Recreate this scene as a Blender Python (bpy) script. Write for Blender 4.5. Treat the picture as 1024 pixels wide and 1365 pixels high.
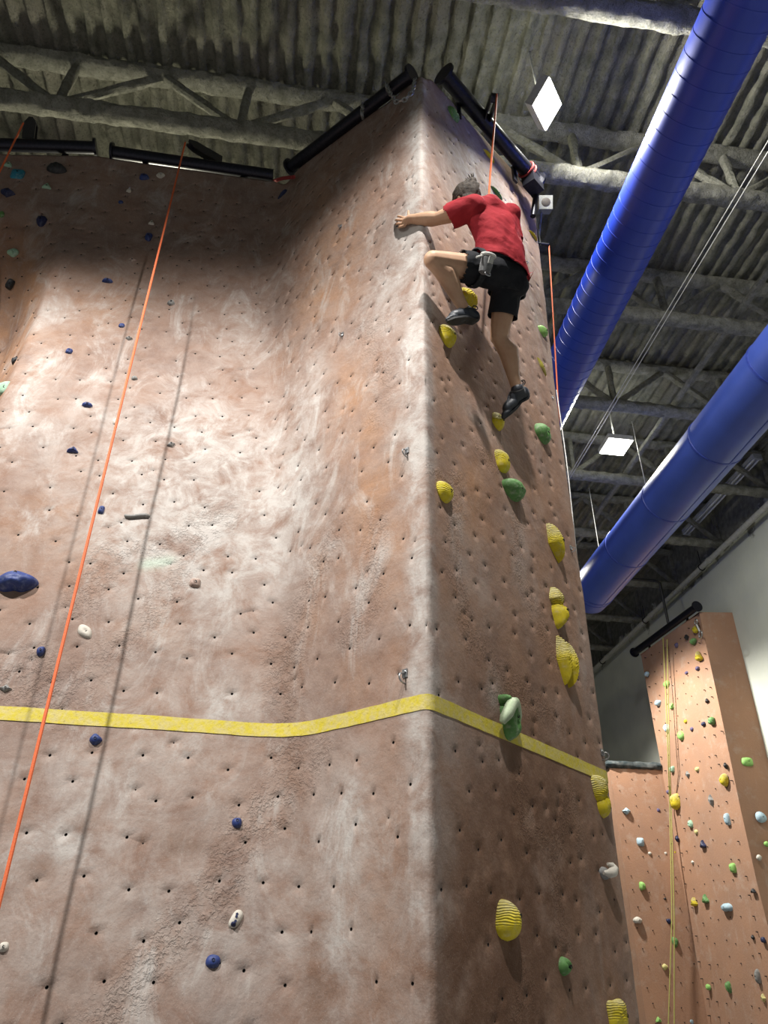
import bpy, bmesh, math, random
import numpy as np
from mathutils import Vector, Matrix
from mathutils.bvhtree import BVHTree

for o in list(bpy.data.objects): bpy.data.objects.remove(o)
SC = bpy.context.scene
COL = SC.collection

# ------------------------------------------------------------------ camera
F = 946.0; CX, CY = 512.0, 682.5
_V = np.array([40, -1463, F]); UP = _V/np.linalg.norm(_V)
_ax = np.array([0, 0, 1.0]); FW = _ax-UP*_ax.dot(UP); FW /= np.linalg.norm(FW)
RT = np.cross(FW, UP)
M3 = np.array([RT, FW, UP]); CAM = np.array([0, 0, 1.5])
cd = bpy.data.cameras.new('camera'); cam = bpy.data.objects.new('camera', cd); COL.objects.link(cam)
cd.sensor_fit = 'VERTICAL'; cd.sensor_height = 36.0; cd.lens = F/1365.0*36.0
cd.clip_start = 0.05; cd.clip_end = 200
_cx = M3@np.array([1, 0, 0]); _cy = M3@np.array([0, -1, 0]); _cz = M3@np.array([0, 0, -1])
cam.matrix_world = Matrix(((_cx[0], _cy[0], _cz[0], CAM[0]), (_cx[1], _cy[1], _cz[1], CAM[1]), (_cx[2], _cy[2], _cz[2], CAM[2]), (0, 0, 0, 1)))
SC.camera = cam

# ------------------------------------------------------------------ world, lamps, exposure
w = bpy.data.worlds.new('hall_ambient'); SC.world = w; w.use_nodes = True
w.node_tree.nodes['Background'].inputs[0].default_value = (0.86, 0.92, 0.82, 1)
w.node_tree.nodes['Background'].inputs[1].default_value = 0.115
SC.view_settings.view_transform = 'Standard'; SC.view_settings.look = 'None'
SC.view_settings.gamma = 1.0; SC.view_settings.use_curve_mapping = False
SC.view_settings.exposure = -0.2

def spot(name, loc, target, power, angle, blend, col=(1, .97, .9), size=.18, parent=None):
    l = bpy.data.lights.new(name, 'SPOT'); l.energy = power; l.color = col
    l.spot_size = math.radians(angle); l.spot_blend = blend; l.shadow_soft_size = size
    o = bpy.data.objects.new(name, l); COL.objects.link(o)
    d = Vector(target)-Vector(loc)
    o.matrix_world = Matrix.Translation(Vector(loc))@d.to_track_quat('-Z', 'Y').to_matrix().to_4x4()
    return o
# first two: high bay hall lamps outside the frame, above and behind the camera
spot('lamp_light', (0.60, 0.30, 8.9), (0.60, 0.36, 0), 2150, 138, .42, (1, .965, .92), .09)
spot('lamp_light', (-4.6, -1.2, 8.9), (-4.6, -1.15, 0), 5100, 138, .30, (1, .965, .92), .12)
spot('lamp_light', (5.2, 5.6, 8.7), (5.6, 6.4, 0), 160, 140, .4, (1, .97, .92), .2)  # unseen lamp right of the frame, set to light the far tower's side
spot('lamp_light', (3.05, 13.3, 8.7), (3.3, 13.35, 0), 3900, 131, .4, (1, .96, .88), .2)  # unseen lamp set to light the far tower's left face, not its side
lb_ = bpy.data.lights.new('lamp_light', 'POINT'); lb_.energy = 400; lb_.color = (1, .95, .72); lb_.shadow_soft_size = .25   # open bay lamp hidden behind the wall
ob_ = bpy.data.objects.new('lamp_light', lb_); COL.objects.link(ob_); ob_.location = (-3.2, 6.6, 8.55)

# ------------------------------------------------------------------ helpers
def nz_(v): v = np.asarray(v, float); return v/np.linalg.norm(v)
def vec(p): return Vector((float(p[0]), float(p[1]), float(p[2])))
def ray(px, py): return M3@np.array([px-CX, py-CY, F])
def onplane(px, py, p0, n):
    r = ray(px, py); return CAM+r*((np.asarray(p0)-CAM).dot(n)/r.dot(n))
def at_h(px, py, h):
    r = ray(px, py); return CAM+r*((h-CAM[2])/r[2])
def proj(p):
    c = M3.T@(np.asarray(p, float)-CAM); return np.array([CX+F*c[0]/c[2], CY+F*c[1]/c[2]])
def az(a): a = math.radians(a); return np.array([math.sin(a), math.cos(a), 0.0])

def _hash(i, j, k):
    h = (i.astype(np.int64)*374761393+j.astype(np.int64)*668265263+k.astype(np.int64)*2147483647) & 0x7fffffff
    h = ((h ^ (h >> 13))*1274126177) & 0x7fffffff
    h = h ^ (h >> 16)
    return (h & 0xffff)/65535.0
def vnoise(x, y, z=0.0):
    x = np.asarray(x, float); y = np.asarray(y, float)+0*x; z = np.asarray(z, float)+0*x
    i, j, k = np.floor(x), np.floor(y), np.floor(z); fx, fy, fz = x-i, y-j, z-k
    fx, fy, fz = [f*f*(3-2*f) for f in (fx, fy, fz)]
    i, j, k = i.astype(int), j.astype(int), k.astype(int)
    r = 0
    for a in (0, 1):
        for b in (0, 1):
            for c in (0, 1):
                r = r+_hash(i+a, j+b, k+c)*(fx if a else 1-fx)*(fy if b else 1-fy)*(fz if c else 1-fz)
    return r
def fbm(x, y, z=0.0, o=4):
    r = 0; a = .5; t = 0
    for q in range(o):
        s = 2.03**q; r = r+a*vnoise(x*s+17*q, y*s-9*q, np.asarray(z)*s+5*q); t += a; a *= .5
    return r/t

# materials ---------------------------------------------------------
class NT:
    def __init__(s, name):
        m = bpy.data.materials.new(name); m.use_nodes = True; s.m = m; s.t = m.node_tree; s.n = s.t.nodes
        s.b = s.n['Principled BSDF']; s.tc = s.n.new('ShaderNodeTexCoord')
    def L(s, a, b): s.t.links.new(a, b)
    def noise(s, scale, detail=4, rough=.55, vecs=None, dist=0):
        n = s.n.new('ShaderNodeTexNoise'); n.inputs['Scale'].default_value = scale; n.inputs['Detail'].default_value = detail
        n.inputs['Roughness'].default_value = rough; n.inputs['Distortion'].default_value = dist
        s.L(vecs or s.tc.outputs['Object'], n.inputs['Vector']); return n.outputs['Fac']
    def vor(s, scale, feature='F1'):
        n = s.n.new('ShaderNodeTexVoronoi'); n.feature = feature; n.inputs['Scale'].default_value = scale
        s.L(s.tc.outputs['Object'], n.inputs['Vector']); return n.outputs['Distance']
    def ramp(s, x, a, b):
        n = s.n.new('ShaderNodeMapRange'); n.inputs[1].default_value = a; n.inputs[2].default_value = b
        n.interpolation_type = 'SMOOTHSTEP'; s.L(x, n.inputs[0]); return n.outputs[0]
    def math(s, op, a, b=None):
        n = s.n.new('ShaderNodeMath'); n.operation = op
        for i, v in enumerate((a, b)):
            if v is None: continue
            if isinstance(v, (int, float)): n.inputs[i].default_value = v
            else: s.L(v, n.inputs[i])
        return n.outputs[0]
    def mix(s, f, a, b, blend='MIX'):
        n = s.n.new('ShaderNodeMix'); n.data_type = 'RGBA'; n.blend_type = blend
        for i, v in ((0, f), (6, a), (7, b)):
            if isinstance(v, (int, float)): n.inputs[i].default_value = v
            elif isinstance(v, tuple): n.inputs[i].default_value = (*v, 1)
            else: s.L(v, n.inputs[i])
        return n.outputs[2]
    def attr(s, name):
        n = s.n.new('ShaderNodeAttribute'); n.attribute_name = name; return n.outputs['Fac']
    def stretch(s, sx, sy, sz):
        n = s.n.new('ShaderNodeMapping'); n.inputs['Scale'].default_value = (sx, sy, sz); s.L(s.tc.outputs['Object'], n.inputs['Vector']); return n.outputs[0]
    def bump(s, h, strength, dist=.01, prev=None):
        n = s.n.new('ShaderNodeBump'); n.inputs['Strength'].default_value = strength; n.inputs['Distance'].default_value = dist
        s.L(h, n.inputs['Height'])
        if prev is not None: s.L(prev, n.inputs['Normal'])
        s.L(n.outputs[0], s.b.inputs['Normal']); return n.outputs[0]
    def ribs(s):
        # moulded ribs of the yellow set: arched ridges on the upper half of each hold
        w_ = s.n.new('ShaderNodeTexWave'); w_.wave_type = 'BANDS'; w_.bands_direction = 'Y'; w_.inputs['Scale'].default_value = 27; w_.inputs['Distortion'].default_value = 8; w_.inputs['Detail'].default_value = 1.5; w_.inputs['Detail Scale'].default_value = .5
        s.L(s.tc.outputs['Object'], w_.inputs['Vector']); sp = s.n.new('ShaderNodeSeparateXYZ'); s.L(s.tc.outputs['Object'], sp.inputs[0])
        return s.bump(s.math('MULTIPLY', w_.outputs['Fac'], s.ramp(sp.outputs[1], -.03, .01)), .8, .010)
    def base(s, c):
        if isinstance(c, tuple): s.b.inputs['Base Color'].default_value = (*c, 1)
        else: s.L(c, s.b.inputs['Base Color'])
    def set(s, rough=.6, metal=0., spec=None):
        s.b.inputs['Roughness'].default_value = rough; s.b.inputs['Metallic'].default_value = metal
        if spec is not None: s.b.inputs['Specular IOR Level'].default_value = spec
        return s

_mats = {}
def mat(name, col, col2=None, rough=.6, metal=0., nscale=30, bump=.15, bdist=.004, spec=None):
    if name in _mats: return _mats[name]
    t = NT(name).set(rough, metal, spec); f = t.ramp(t.noise(nscale, 4), .35, .7)
    if col2 is None: col2 = tuple(c*.8 for c in col)
    t.base(t.mix(f, col, col2))
    if bump: t.bump(t.noise(nscale*2.5, 4), bump, bdist)
    _mats[name] = t.m; return t.m

# mesh builders -------------------------------------------------------
class MB:
    def __init__(s): s.v = []; s.f = []; s.mi = []
    def add(s, vs, fs, mi=0):
        b = len(s.v); s.v += [tuple(map(float, p)) for p in vs]; s.f += [tuple(b+i for i in f) for f in fs]; s.mi += [mi]*len(fs); return s
    def box(s, c, ax, ay, az_):
        c, ax, ay, az_ = [np.asarray(q, float) for q in (c, ax, ay, az_)]
        vs = [c+ax*i+ay*j+az_*k for i in (-1, 1) for j in (-1, 1) for k in (-1, 1)]
        fs = [(0, 1, 3, 2), (4, 6, 7, 5), (0, 4, 5, 1), (2, 3, 7, 6), (0, 2, 6, 4), (1, 5, 7, 3)]
        if np.dot(np.cross(ax, ay), az_) < 0: fs = [f[::-1] for f in fs]
        return s.add(vs, fs)
    def tube(s, pts, rad, seg=10, cap=True, jit=0, seed=0, twist=0):
        pts = [np.asarray(p, float) for p in pts]; n = len(pts)
        if not hasattr(rad, '__len__'): rad = [rad]*n
        rng = np.random.RandomState(seed); vs = []; prev = None
        for i, p in enumerate(pts):
            t = pts[min(i+1, n-1)]-pts[max(i-1, 0)]; t = t/np.linalg.norm(t)
            if prev is None:
                a = np.cross(t, [0, 0, 1.]) if abs(t[2]) < .9 else np.cross(t, [1., 0, 0])
            else: a = prev-t*prev.dot(t)
            a /= np.linalg.norm(a); b = np.cross(t, a); prev = a
            for k in range(seg):
                q = 2*math.pi*k/seg; r = rad[i]*(1+(jit*(rng.rand()-.5) if jit else 0))
                vs.append(p+(a*math.cos(q)+b*math.sin(q))*r)
        fs = [(i*seg+k, i*seg+(k+1) % seg, (i+1)*seg+(k+1) % seg, (i+1)*seg+k) for i in range(n-1) for k in range(seg)]
        if cap: fs += [tuple(range(seg))[::-1], tuple((n-1)*seg+k for k in range(seg))]
        return s.add(vs, fs)
    def torus(s, c, n, R, r, R2=None, axis=None, a0=0, a1=2*math.pi, seg=20, cs=8):
        c = np.asarray(c, float); n = np.asarray(n, float)/np.linalg.norm(n)
        a = np.asarray(axis, float) if axis is not None else np.cross(n, [0, 0, 1.] if abs(n[2]) < .9 else [1., 0, 0])
        a = a-n*a.dot(n); a /= np.linalg.norm(a); b = np.cross(n, a); R2 = R2 or R
        full = abs(a1-a0-2*math.pi) < 1e-6
        pts = [c+a*R*math.cos(q)+b*R2*math.sin(q) for q in np.linspace(a0, a1, seg, endpoint=not full)]
        if not full: return s.tube(pts, r, cs)
        m = len(pts); vs = []
        for i, p in enumerate(pts):
            t = pts[(i+1) % m]-pts[i-1]; t /= np.linalg.norm(t); u = np.cross(n, t)
            vs += [p+(u*math.cos(q)+n*math.sin(q))*r for q in np.linspace(0, 2*math.pi, cs, endpoint=False)]
        fs = [(i*cs+k, ((i+1) % m)*cs+k, ((i+1) % m)*cs+(k+1) % cs, i*cs+(k+1) % cs) for i in range(m) for k in range(cs)]
        return s.add(vs, fs)
    def grid(s, P, mi=0, flip=False):
        h, w_ = P.shape[:2]
        fs = [(i*w_+j, i*w_+j+1, (i+1)*w_+j+1, (i+1)*w_+j) for i in range(h-1) for j in range(w_-1)]
        if flip: fs = [f[::-1] for f in fs]
        return s.add(P.reshape(-1, 3), fs, mi)
    def mesh(s, name, mats, off=(0, 0, 0), smooth=True):
        me = bpy.data.meshes.new(name)
        o = np.asarray(off, float)
        me.from_pydata([tuple(np.asarray(p)-o) for p in s.v], [], s.f)
        for m in (mats if isinstance(mats, (list, tuple)) else [mats]): me.materials.append(m)
        me.polygons.foreach_set('material_index', s.mi)
        if smooth:
            me.polygons.foreach_set('use_smooth', [True]*len(me.polygons))
            try: me.set_sharp_from_angle(angle=math.radians(38))
            except Exception: pass
        me.update(); return me

def link(name, me, parent=None, loc=None):
    o = bpy.data.objects.new(name, me); COL.objects.link(o)
    if parent is not None: o.parent = parent
    if loc is not None: o.location = loc
    return o
def obj(name, mb, mats, parent=None, smooth=True):
    off = (0, 0, 0)
    if parent is not None:
        p = parent; off = np.zeros(3)
        while p is not None: off = off+np.array(p.location); p = p.parent
    return link(name, mb.mesh(name, mats, off, smooth), parent)
def tag(o, label, cat, group=None):
    o['label'] = label; o['category'] = cat
    if group: o['group'] = group
    return o
def thing(name, label, cat, loc=(0, 0, 0), group=None):
    o = bpy.data.objects.new(name, None); COL.objects.link(o); o.location = vec(loc); o.empty_display_size = .1
    return tag(o, label, cat, group)
def struct(o): o['kind'] = 'structure'; return o
def copy_tree(o, parent=None):
    c = o.copy(); COL.objects.link(c)
    if parent is not None: c.parent = parent
    for ch in list(o.children): copy_tree(ch, c)
    return c

# room axes: EX towards the right wall, EY along the ducts
EX = np.array([math.cos(math.radians(-6.3)), -math.sin(math.radians(-6.3)), 0]); EY = az(-6.3); EZ = np.array([0, 0, 1.])
def W(x, y, z): return EX*x+EY*y+EZ*z
def rxy(p): return float(np.dot(p, EX)), float(np.dot(p, EY)), float(p[2])

# ------------------------------------------------------------------ room shell
def room_mats():
    t = NT('sprayed_deck').set(.95, 0, .1)
    f = t.noise(6, 5); g = t.noise(1.1, 3)
    c = t.mix(t.ramp(f, .3, .7), (.175, .178, .140), (.31, .306, .245)); c = t.mix(t.ramp(g, .45, .75), c, (.26, .245, .21)); c = t.mix(t.math('MULTIPLY', t.ramp(t.noise(34, 5, .7), .52, .68), .6), c, (.075, .076, .06)); t.base(c)
    b = t.bump(t.noise(22, 6, .7), 1., .06); t.bump(t.noise(90, 4), .8, .015, b)
    deck = t.m
    t = NT('sprayed_steel').set(.95, 0, .1)
    c = t.mix(t.ramp(t.noise(9, 5), .3, .7), (.23, .23, .19), (.37, .365, .31)); c = t.mix(t.math('MULTIPLY', t.ramp(t.noise(38, 5, .7), .52, .68), .6), c, (.10, .10, .08)); t.base(c)
    b = t.bump(t.noise(24, 6, .7), 1., .07); t.bump(t.noise(90, 4), .8, .02, b)
    steel = t.m
    t = NT('painted_block').set(.8, 0, .2)
    sep = t.n.new('ShaderNodeSeparateXYZ'); t.L(t.tc.outputs['Object'], sep.inputs[0])
    lim = t.math('ADD', sep.outputs[2], t.math('MULTIPLY', t.noise(1.3, 6, .7), 2.0))
    over = t.ramp(lim, 9.95, 10.1)     # fireproofing overspray along the head of the wall
    c = t.mix(t.ramp(t.noise(2, 4), .3, .7), (.50, .52, .46), (.46, .48, .43))
    c = t.mix(over, c, t.mix(t.ramp(t.noise(8, 5), .3, .7), (.12, .12, .10), (.21, .21, .18))); t.base(c)
    t.bump(t.noise(60, 4), .15, .004)
    wall = t.m
    fl = mat('floor_mat', (.20, .205, .215), (.17, .175, .185), .8, nscale=3, bump=.05)
    return deck, steel, wall, fl
DECK, STEEL, WALLM, FLOORM = room_mats()
XW = 8.45; ZD = 10.2
mb = MB()
mb.grid(np.array([[W(-14, -8, 0), W(XW, -8, 0)], [W(-14, 30, 0), W(XW, 30, 0)]]))
struct(obj('floor', mb, FLOORM))
mb = MB(); mb.box(W(XW+.1, 11, ZD/2), EX*.1, EY*19, EZ*ZD/2); struct(obj('wall_right', mb, WALLM))
mb = MB(); mb.box(W((XW-14)/2, 30.1, ZD/2), EX*(XW+14)/2, EY*.1, EZ*ZD/2); struct(obj('wall_back', mb, WALLM))
# fluted steel deck: trapezoid ribs run along EY
xs = []; zs = []
x = -13.0
while x < XW:
    for dx, dz in ((0, 0), (.03, .0), (.062, .004), (.084, .028), (.106, .056), (.145, .064), (.178, .050), (.19, .02)): xs.append(x+dx); zs.append(dz)
    x += .2
xs = np.array(xs); zs = np.array(zs)
ys = np.concatenate([np.arange(-2.0, 12, .085), np.arange(12, 30.1, .25)])
X, Y = np.meshgrid(xs, ys); Z = np.meshgrid(zs, ys)[0]
X = X+.016*(fbm(X*9, Y*7, 3., 3)-.5)*2; Zz = ZD-.055+Z+.034*(fbm(X*10, Y*8, 1., 3)-.5)*2
P = X[..., None]*EX+Y[..., None]*EY+Zz[..., None]*EZ
h_, w_ = X.shape
me = bpy.data.meshes.new('ceiling')
idx = np.arange(h_*w_).reshape(h_, w_)
fa = np.stack([idx[:-1, :-1], idx[1:, :-1], idx[1:, 1:], idx[:-1, 1:]], -1).reshape(-1, 4)
me.vertices.add(h_*w_); me.vertices.foreach_set('co', P.reshape(-1))
me.loops.add(fa.size); me.loops.foreach_set('vertex_index', fa.reshape(-1))
me.polygons.add(len(fa)); me.polygons.foreach_set('loop_start', np.arange(0, fa.size, 4)); me.polygons.foreach_set('loop_total', np.full(len(fa), 4))
me.update(); me.validate(); me.materials.append(DECK); me.polygons.foreach_set('use_smooth', [True]*len(me.polygons))
struct(link('ceiling', me))

# open web joists, sprayed: bottom chord, top chord, diagonals and posts
def rough_tube(p0, p1, rx, rz, step, seed, seg=12):
    p0, p1 = np.asarray(p0, float), np.asarray(p1, float); L = np.linalg.norm(p1-p0); n = max(3, int(L/step)); t = (p1-p0)/L
    b = np.cross(t, EY); b /= np.linalg.norm(b)
    vs = []
    for i in range(n+1):
        p = p0+(p1-p0)*i/n
        for k in range(seg):
            q = 2*math.pi*k/seg
            r = 1+.60*(fbm(np.array(i*step*9.+seed*3.1), np.array(math.cos(q)*1.6+9), math.sin(q)*1.6, 3)-.5)
            vs.append(p+(EY*math.cos(q)*rx+b*math.sin(q)*rz)*r)
    fs = [(i*seg+k, (i+1)*seg+k, (i+1)*seg+(k+1) % seg, i*seg+(k+1) % seg) for i in range(n) for k in range(seg)]
    fs += [tuple(range(seg)), tuple(n*seg+k for k in range(seg))[::-1]]
    return MB().add(vs, fs)
YJ = [2.78, 4.44, 6.28, 8.10, 10.0, 11.9, 13.85, 15.8, 17.7, 19.6, 21.5]
JL = ['ceiling joist nearest the viewer, crossing the top right corner of the photo', 'ceiling joist passing just behind the top of the brown climbing wall, with lit webs',
      'ceiling joist behind the upper blue duct, level with the climber', 'ceiling joist just above the smaller white lamp, in front of it',
      'ceiling joist just below the smaller white lamp, carrying the thin fluorescent fixture', 'ceiling joist below the fluorescent fixture, meeting the gray wall',
      'ceiling joist level with the capped end of the lower blue duct', 'dark ceiling joist next beyond the capped duct end', 'second dark ceiling joist beyond the capped duct end',
      'third dark ceiling joist beyond the capped duct end', 'farthest dark ceiling joist by the right wall']
jroot = thing('ceiling_joist', JL[0], 'joist', W(0, YJ[0], 9.1), 'sprayed ceiling joists')
y0 = YJ[0]
obj('bottom_chord', rough_tube(W(-12, y0, 9.17), W(XW, y0, 9.17), .115, .085, .045, 1, 16), STEEL, jroot)
obj('top_chord', rough_tube(W(-12, y0, 10.06), W(XW, y0, 10.06), .12, .07, .06, 2), STEEL, jroot)
pm = {}
for key, dx in (('post', 0), ('left', -.965), ('right', .965)):
    pm[key] = rough_tube(W(0, y0, 9.2), W(dx, y0, 10.05), .055, .05, .09, 5+len(key), 8).mesh('web_member', STEEL, W(0, y0, 9.1))
xn = 4.57-1.93*8
while xn < XW:
    for key in ('post', 'left', 'right'):
        if xn+(.965 if key == 'right' else 0) < XW: link('web_member', pm[key], jroot, vec(EX*xn))
    xn += 1.93
for i in range(1, len(YJ)):
    c = copy_tree(jroot); c.location = vec(W(0, YJ[i], 9.1)); c['label'] = JL[i]
# bridging angle along the ducts
tag(obj('bridging_bar', MB().tube([W(5.57, y, 9.32+.01*math.sin(y*3)) for y in np.arange(-2, 29.6, .25)], .05, 8, jit=.3, seed=3), STEEL),
    'slim sprayed bridging bar running across the joists between the two blue ducts', 'bar')

# ------------------------------------------------------------------ main climbing wall
A = np.array([0.227, 3.2, 0]); tR = az(41.0); nR = np.array([tR[1], -tR[0], 0])
tM = az(-49.5); nM = np.array([-math.cos(math.radians(49.5)), -math.sin(math.radians(49.5)), 0])
tL = az(82.2-180); nL = np.array([math.sin(math.radians(172.2)), math.cos(math.radians(172.2)), 0])
_cz = np.array([0, 1.31, 2.56, 3.58, 4.97, 6.2, 7.0, 9.5]); _cs = np.array([.30, .573, .892, 1.10, 1.44, 1.70, 1.80, 1.81])
_zz = np.linspace(-1, 10.5, 500); _ss = np.interp(_zz, _cz, _cs); _k = np.ones(41)/41; _ss = np.convolve(np.pad(_ss, 20, 'edge'), _k, 'valid')
def s_c(z): return np.interp(z, _zz, _ss)
def s_e(z): return np.interp(z, [0, 1.3, 2.56, 3.85, 5.67, 9.0], [1.85, 1.852, 1.876, 1.912, 1.935, 2.10])
def surf(u, z, bulge=None, und=True):
    """u>=0: right face; -s_c<u<0: middle face; below: left face; beyond s_e: the return at the right edge"""
    u = np.asarray(u, float); z = np.asarray(z, float)+0*u; sc = s_c(z); se = s_e(z)
    s = np.clip(u, 0, se); m = np.clip(-u, 0, sc); l = np.clip(-u-sc, 0, None); e = np.clip(u-se, 0, None)
    P = A+s[..., None]*tR+m[..., None]*tM+l[..., None]*tL-e[..., None]*nR
    def soft(P, d, r, k): return P+k*((np.clip(r-np.abs(d), 0, None)**2/(4*r))[..., None])
    P = soft(P, u, .045, tR+tM); P = soft(P, -(u+sc), .20, tL-tM); P = soft(P, u-se, .05, -nR-tR)
    P = P*1.0; P[..., 2] = z
    nn = np.where((u > 0)[..., None], nR, np.where((u > -sc)[..., None], nM, nL))
    if und:
        q = .012*(fbm(u*1.3+5, z*1.1, 2., 3)-.5)+.012*(fbm(u*5, z*5, 7., 3)-.5)
        q = q+.012*np.exp(-(u/.07)**2)*(fbm(u*9, z*9, 1., 3)-.5)
        P = P+nn*q[..., None]
    if bulge is not None: P = P-nn*bulge(u, z)[..., None]
    return P
def quick_bvh(bulge=None):
    uu = np.concatenate([np.linspace(-6.5, -.1, 110), np.linspace(-.1, .1, 21)[1:-1], np.linspace(.1, 1.85, 30), np.linspace(1.87, 2.9, 30)]); zz = np.linspace(0, 9.6, 200)
    U, Zq = np.meshgrid(uu, zz); Pq = surf(U, Zq, bulge, False); h, w = U.shape
    mb = MB(); mb.grid(Pq); return BVHTree.FromPolygons(mb.v, mb.f), U, Zq, Pq
BV, QU, QZ, QP = quick_bvh()
def hit(px, py, bv=None):
    r = ray(px, py); r = r/np.linalg.norm(r)
    loc, nor, i, d = (bv or BV).ray_cast(vec(CAM), vec(r))
    return None if loc is None else np.array(loc)
def uz(px, py):
    p = hit(px, py)
    if p is None: return None
    z = p[2]; q = p-A; q[2] = 0
    if q.dot(nR) > -.06 and q.dot(tR) > -.02: return q.dot(tR), z
    m = q.dot(tM)
    if m < s_c(z)-.02: return -m, z
    return -(s_c(z)+(q-s_c(z)*tM).dot(tL)), z
# recess left of the slanting ridge at the frame's left edge
_ra, _rb = uz(3, 538), uz(72, 366)
def bulge(u, z):
    ul = _ra[0]+(z-_ra[1])*(_rb[0]-_ra[0])/(_rb[1]-_ra[1])
    d = np.clip(ul-u, 0, None); fade = np.clip((7.5-z)/1.8, 0, 1); fade = fade*fade*(3-2*fade)
    d = np.sqrt(d*d+.0004)-.02
    return np.minimum(d*1.3, .5)*np.clip(fade, 0, 1)
BV, QU, QZ, QP = quick_bvh(bulge)
tR_top = [(p[0], p[1]) for p in (uz(575, 106), uz(640, 178), uz(690, 236), uz(708, 262))]
tM_top = [uz(378, 247), uz(400, 224), uz(450, 178), uz(520, 135), uz(565, 104)]
tL_top = [uz(2, 206), uz(130, 208), uz(160, 213), uz(365, 241)]
_tp = sorted([t for t in tL_top+tM_top+tR_top if t is not None]); _tp = [( -6.5, _tp[0][1])]+_tp+[(3.2, _tp[-1][1])]
def z_top(u): return np.interp(u, [t[0] for t in _tp], [t[1] for t in _tp])

# columns
cl = np.linspace(3.9, 0, 160)[:-1]
cm = 1-np.linspace(0, 1, 76)**1.0; cm = (np.linspace(1, 0, 76))
cr = np.linspace(0, 1, 84)[1:]
ce = np.linspace(0, .9, 24)[1:]
NR = 350
rows = np.linspace(0, 1, NR)
cols = [('L', v) for v in cl]+[('M', v**1.25) for v in cm]+[('R', v**1.15) for v in cr]+[('E', v**1.6*1.1) for v in ce]
NC = len(cols)
U = np.zeros((NR, NC)); ZZ = np.zeros((NR, NC))
for j, (k, v) in enumerate(cols):
    zt = 8.4
    for it in range(3):
        u0 = -s_c(zt)-v if k == 'L' else -s_c(zt)*v if k == 'M' else s_e(zt)*v if k == 'R' else s_e(zt)+v
        zt = float(z_top(u0))
    z = rows*zt; ZZ[:, j] = z
    U[:, j] = -s_c(z)-v if k == 'L' else -s_c(z)*v if k == 'M' else s_e(z)*v if k == 'R' else s_e(z)+v
WP = surf(U, ZZ, bulge, True)
NOR = np.where((U > 0)[..., None], nR, np.where((U > -s_c(ZZ))[..., None], nM, nL))
NOR = np.where((U > s_e(ZZ))[..., None], tR, NOR)
# threaded bolt holes: a vertex is pulled in, its eight neighbours form the rim
rng = random.Random(5)
hole = np.zeros((NR, NC), bool); centres = []
def make_hole(p, r=.0075):
    if p is None: return
    d = np.linalg.norm(WP-p, axis=2); i, j = np.unravel_index(d.argmin(), d.shape)
    if i < 3 or j < 3 or i > NR-4 or j > NC-4 or hole[i-2:i+3, j-2:j+3].any(): return
    c = WP[i, j].copy(); n = NOR[i, j]
    sd = np.cross([0, 0, 1.], n); up = np.array([0, 0, 1.])
    tv = WP[i+1, j]-WP[i-1, j]; up = tv/np.linalg.norm(tv); sd = np.cross(up, n)
    # the grid runs left to right in the picture
    for di in (-1, 0, 1):
        for dj in (-1, 0, 1):
            if di or dj:
                v = np.array([dj, di], float); v /= np.linalg.norm(v)
                WP[i+di, j+dj] = c+(sd*v[0]+up*v[1])*r
    WP[i, j] = c-n*.022
    hole[i, j] = True; centres.append(c)
for row, z in enumerate(np.arange(.15, 8.3, .185)):
    for k in range(-30, 14):
        u = k*.2+(.1 if row % 2 else 0)+rng.uniform(-.045, .045); zz = z+rng.uniform(-.05, .05)
        if abs(u) < .07 or u > 1.85 or u < -5.2: continue
        if zz > z_top(u)-.15: continue
        if rng.random() < .12: continue
        make_hole(surf(np.array(u), np.array(zz), bulge, True))
        if rng.random() < .12: make_hole(surf(np.array(u+rng.uniform(-.1, .1)), np.array(zz+rng.uniform(-.08, .08)), bulge, True), .004)
# colour and relief masks on the wall
chalk = np.zeros((NR, NC)); roughm = np.zeros((NR, NC)); dark_tone = np.zeros((NR, NC)); warm = np.zeros((NR, NC)); mint = np.zeros((NR, NC))
dust = np.where(U < 0, 1., .30+.55*np.clip((ZZ-4.8)/2.5, 0, 1)); chalk += np.where(U < 0, .18, 0.); warm += np.where(U > .08, .40*np.clip((6.5-ZZ)/2, 0, 1), 0.)
def blob(arr, px, py, ru, rz, amp):
    q = uz(px, py)
    if q is None: return
    arr += amp*np.exp(-((U-q[0])/ru)**2-((ZZ-q[1])/rz)**2)
def band(arr, pts, r, amp):
    qs = [uz(*p) for p in pts]; qs = [np.array(q) for q in qs if q is not None]; best = np.full(U.shape, 9.)
    for a, b in zip(qs[:-1], qs[1:]):
        d = b-a; t = np.clip(((U-a[0])*d[0]+(ZZ-a[1])*d[1])/(d@d), 0, 1)
        best = np.minimum(best, np.hypot(U-a[0]-t*d[0], ZZ-a[1]-t*d[1]))
    arr += amp*np.exp(-(best/r)**2)
chalk += .95*np.exp(-((U+.045)/.085)**2)*np.clip((ZZ-.8)/1.5, .35, 1)
chalk += .35*np.exp(-((U-.05)/.06)**2)
chalk += .25*np.exp(-((U-s_e(ZZ)+.02)/.10)**2)
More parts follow.
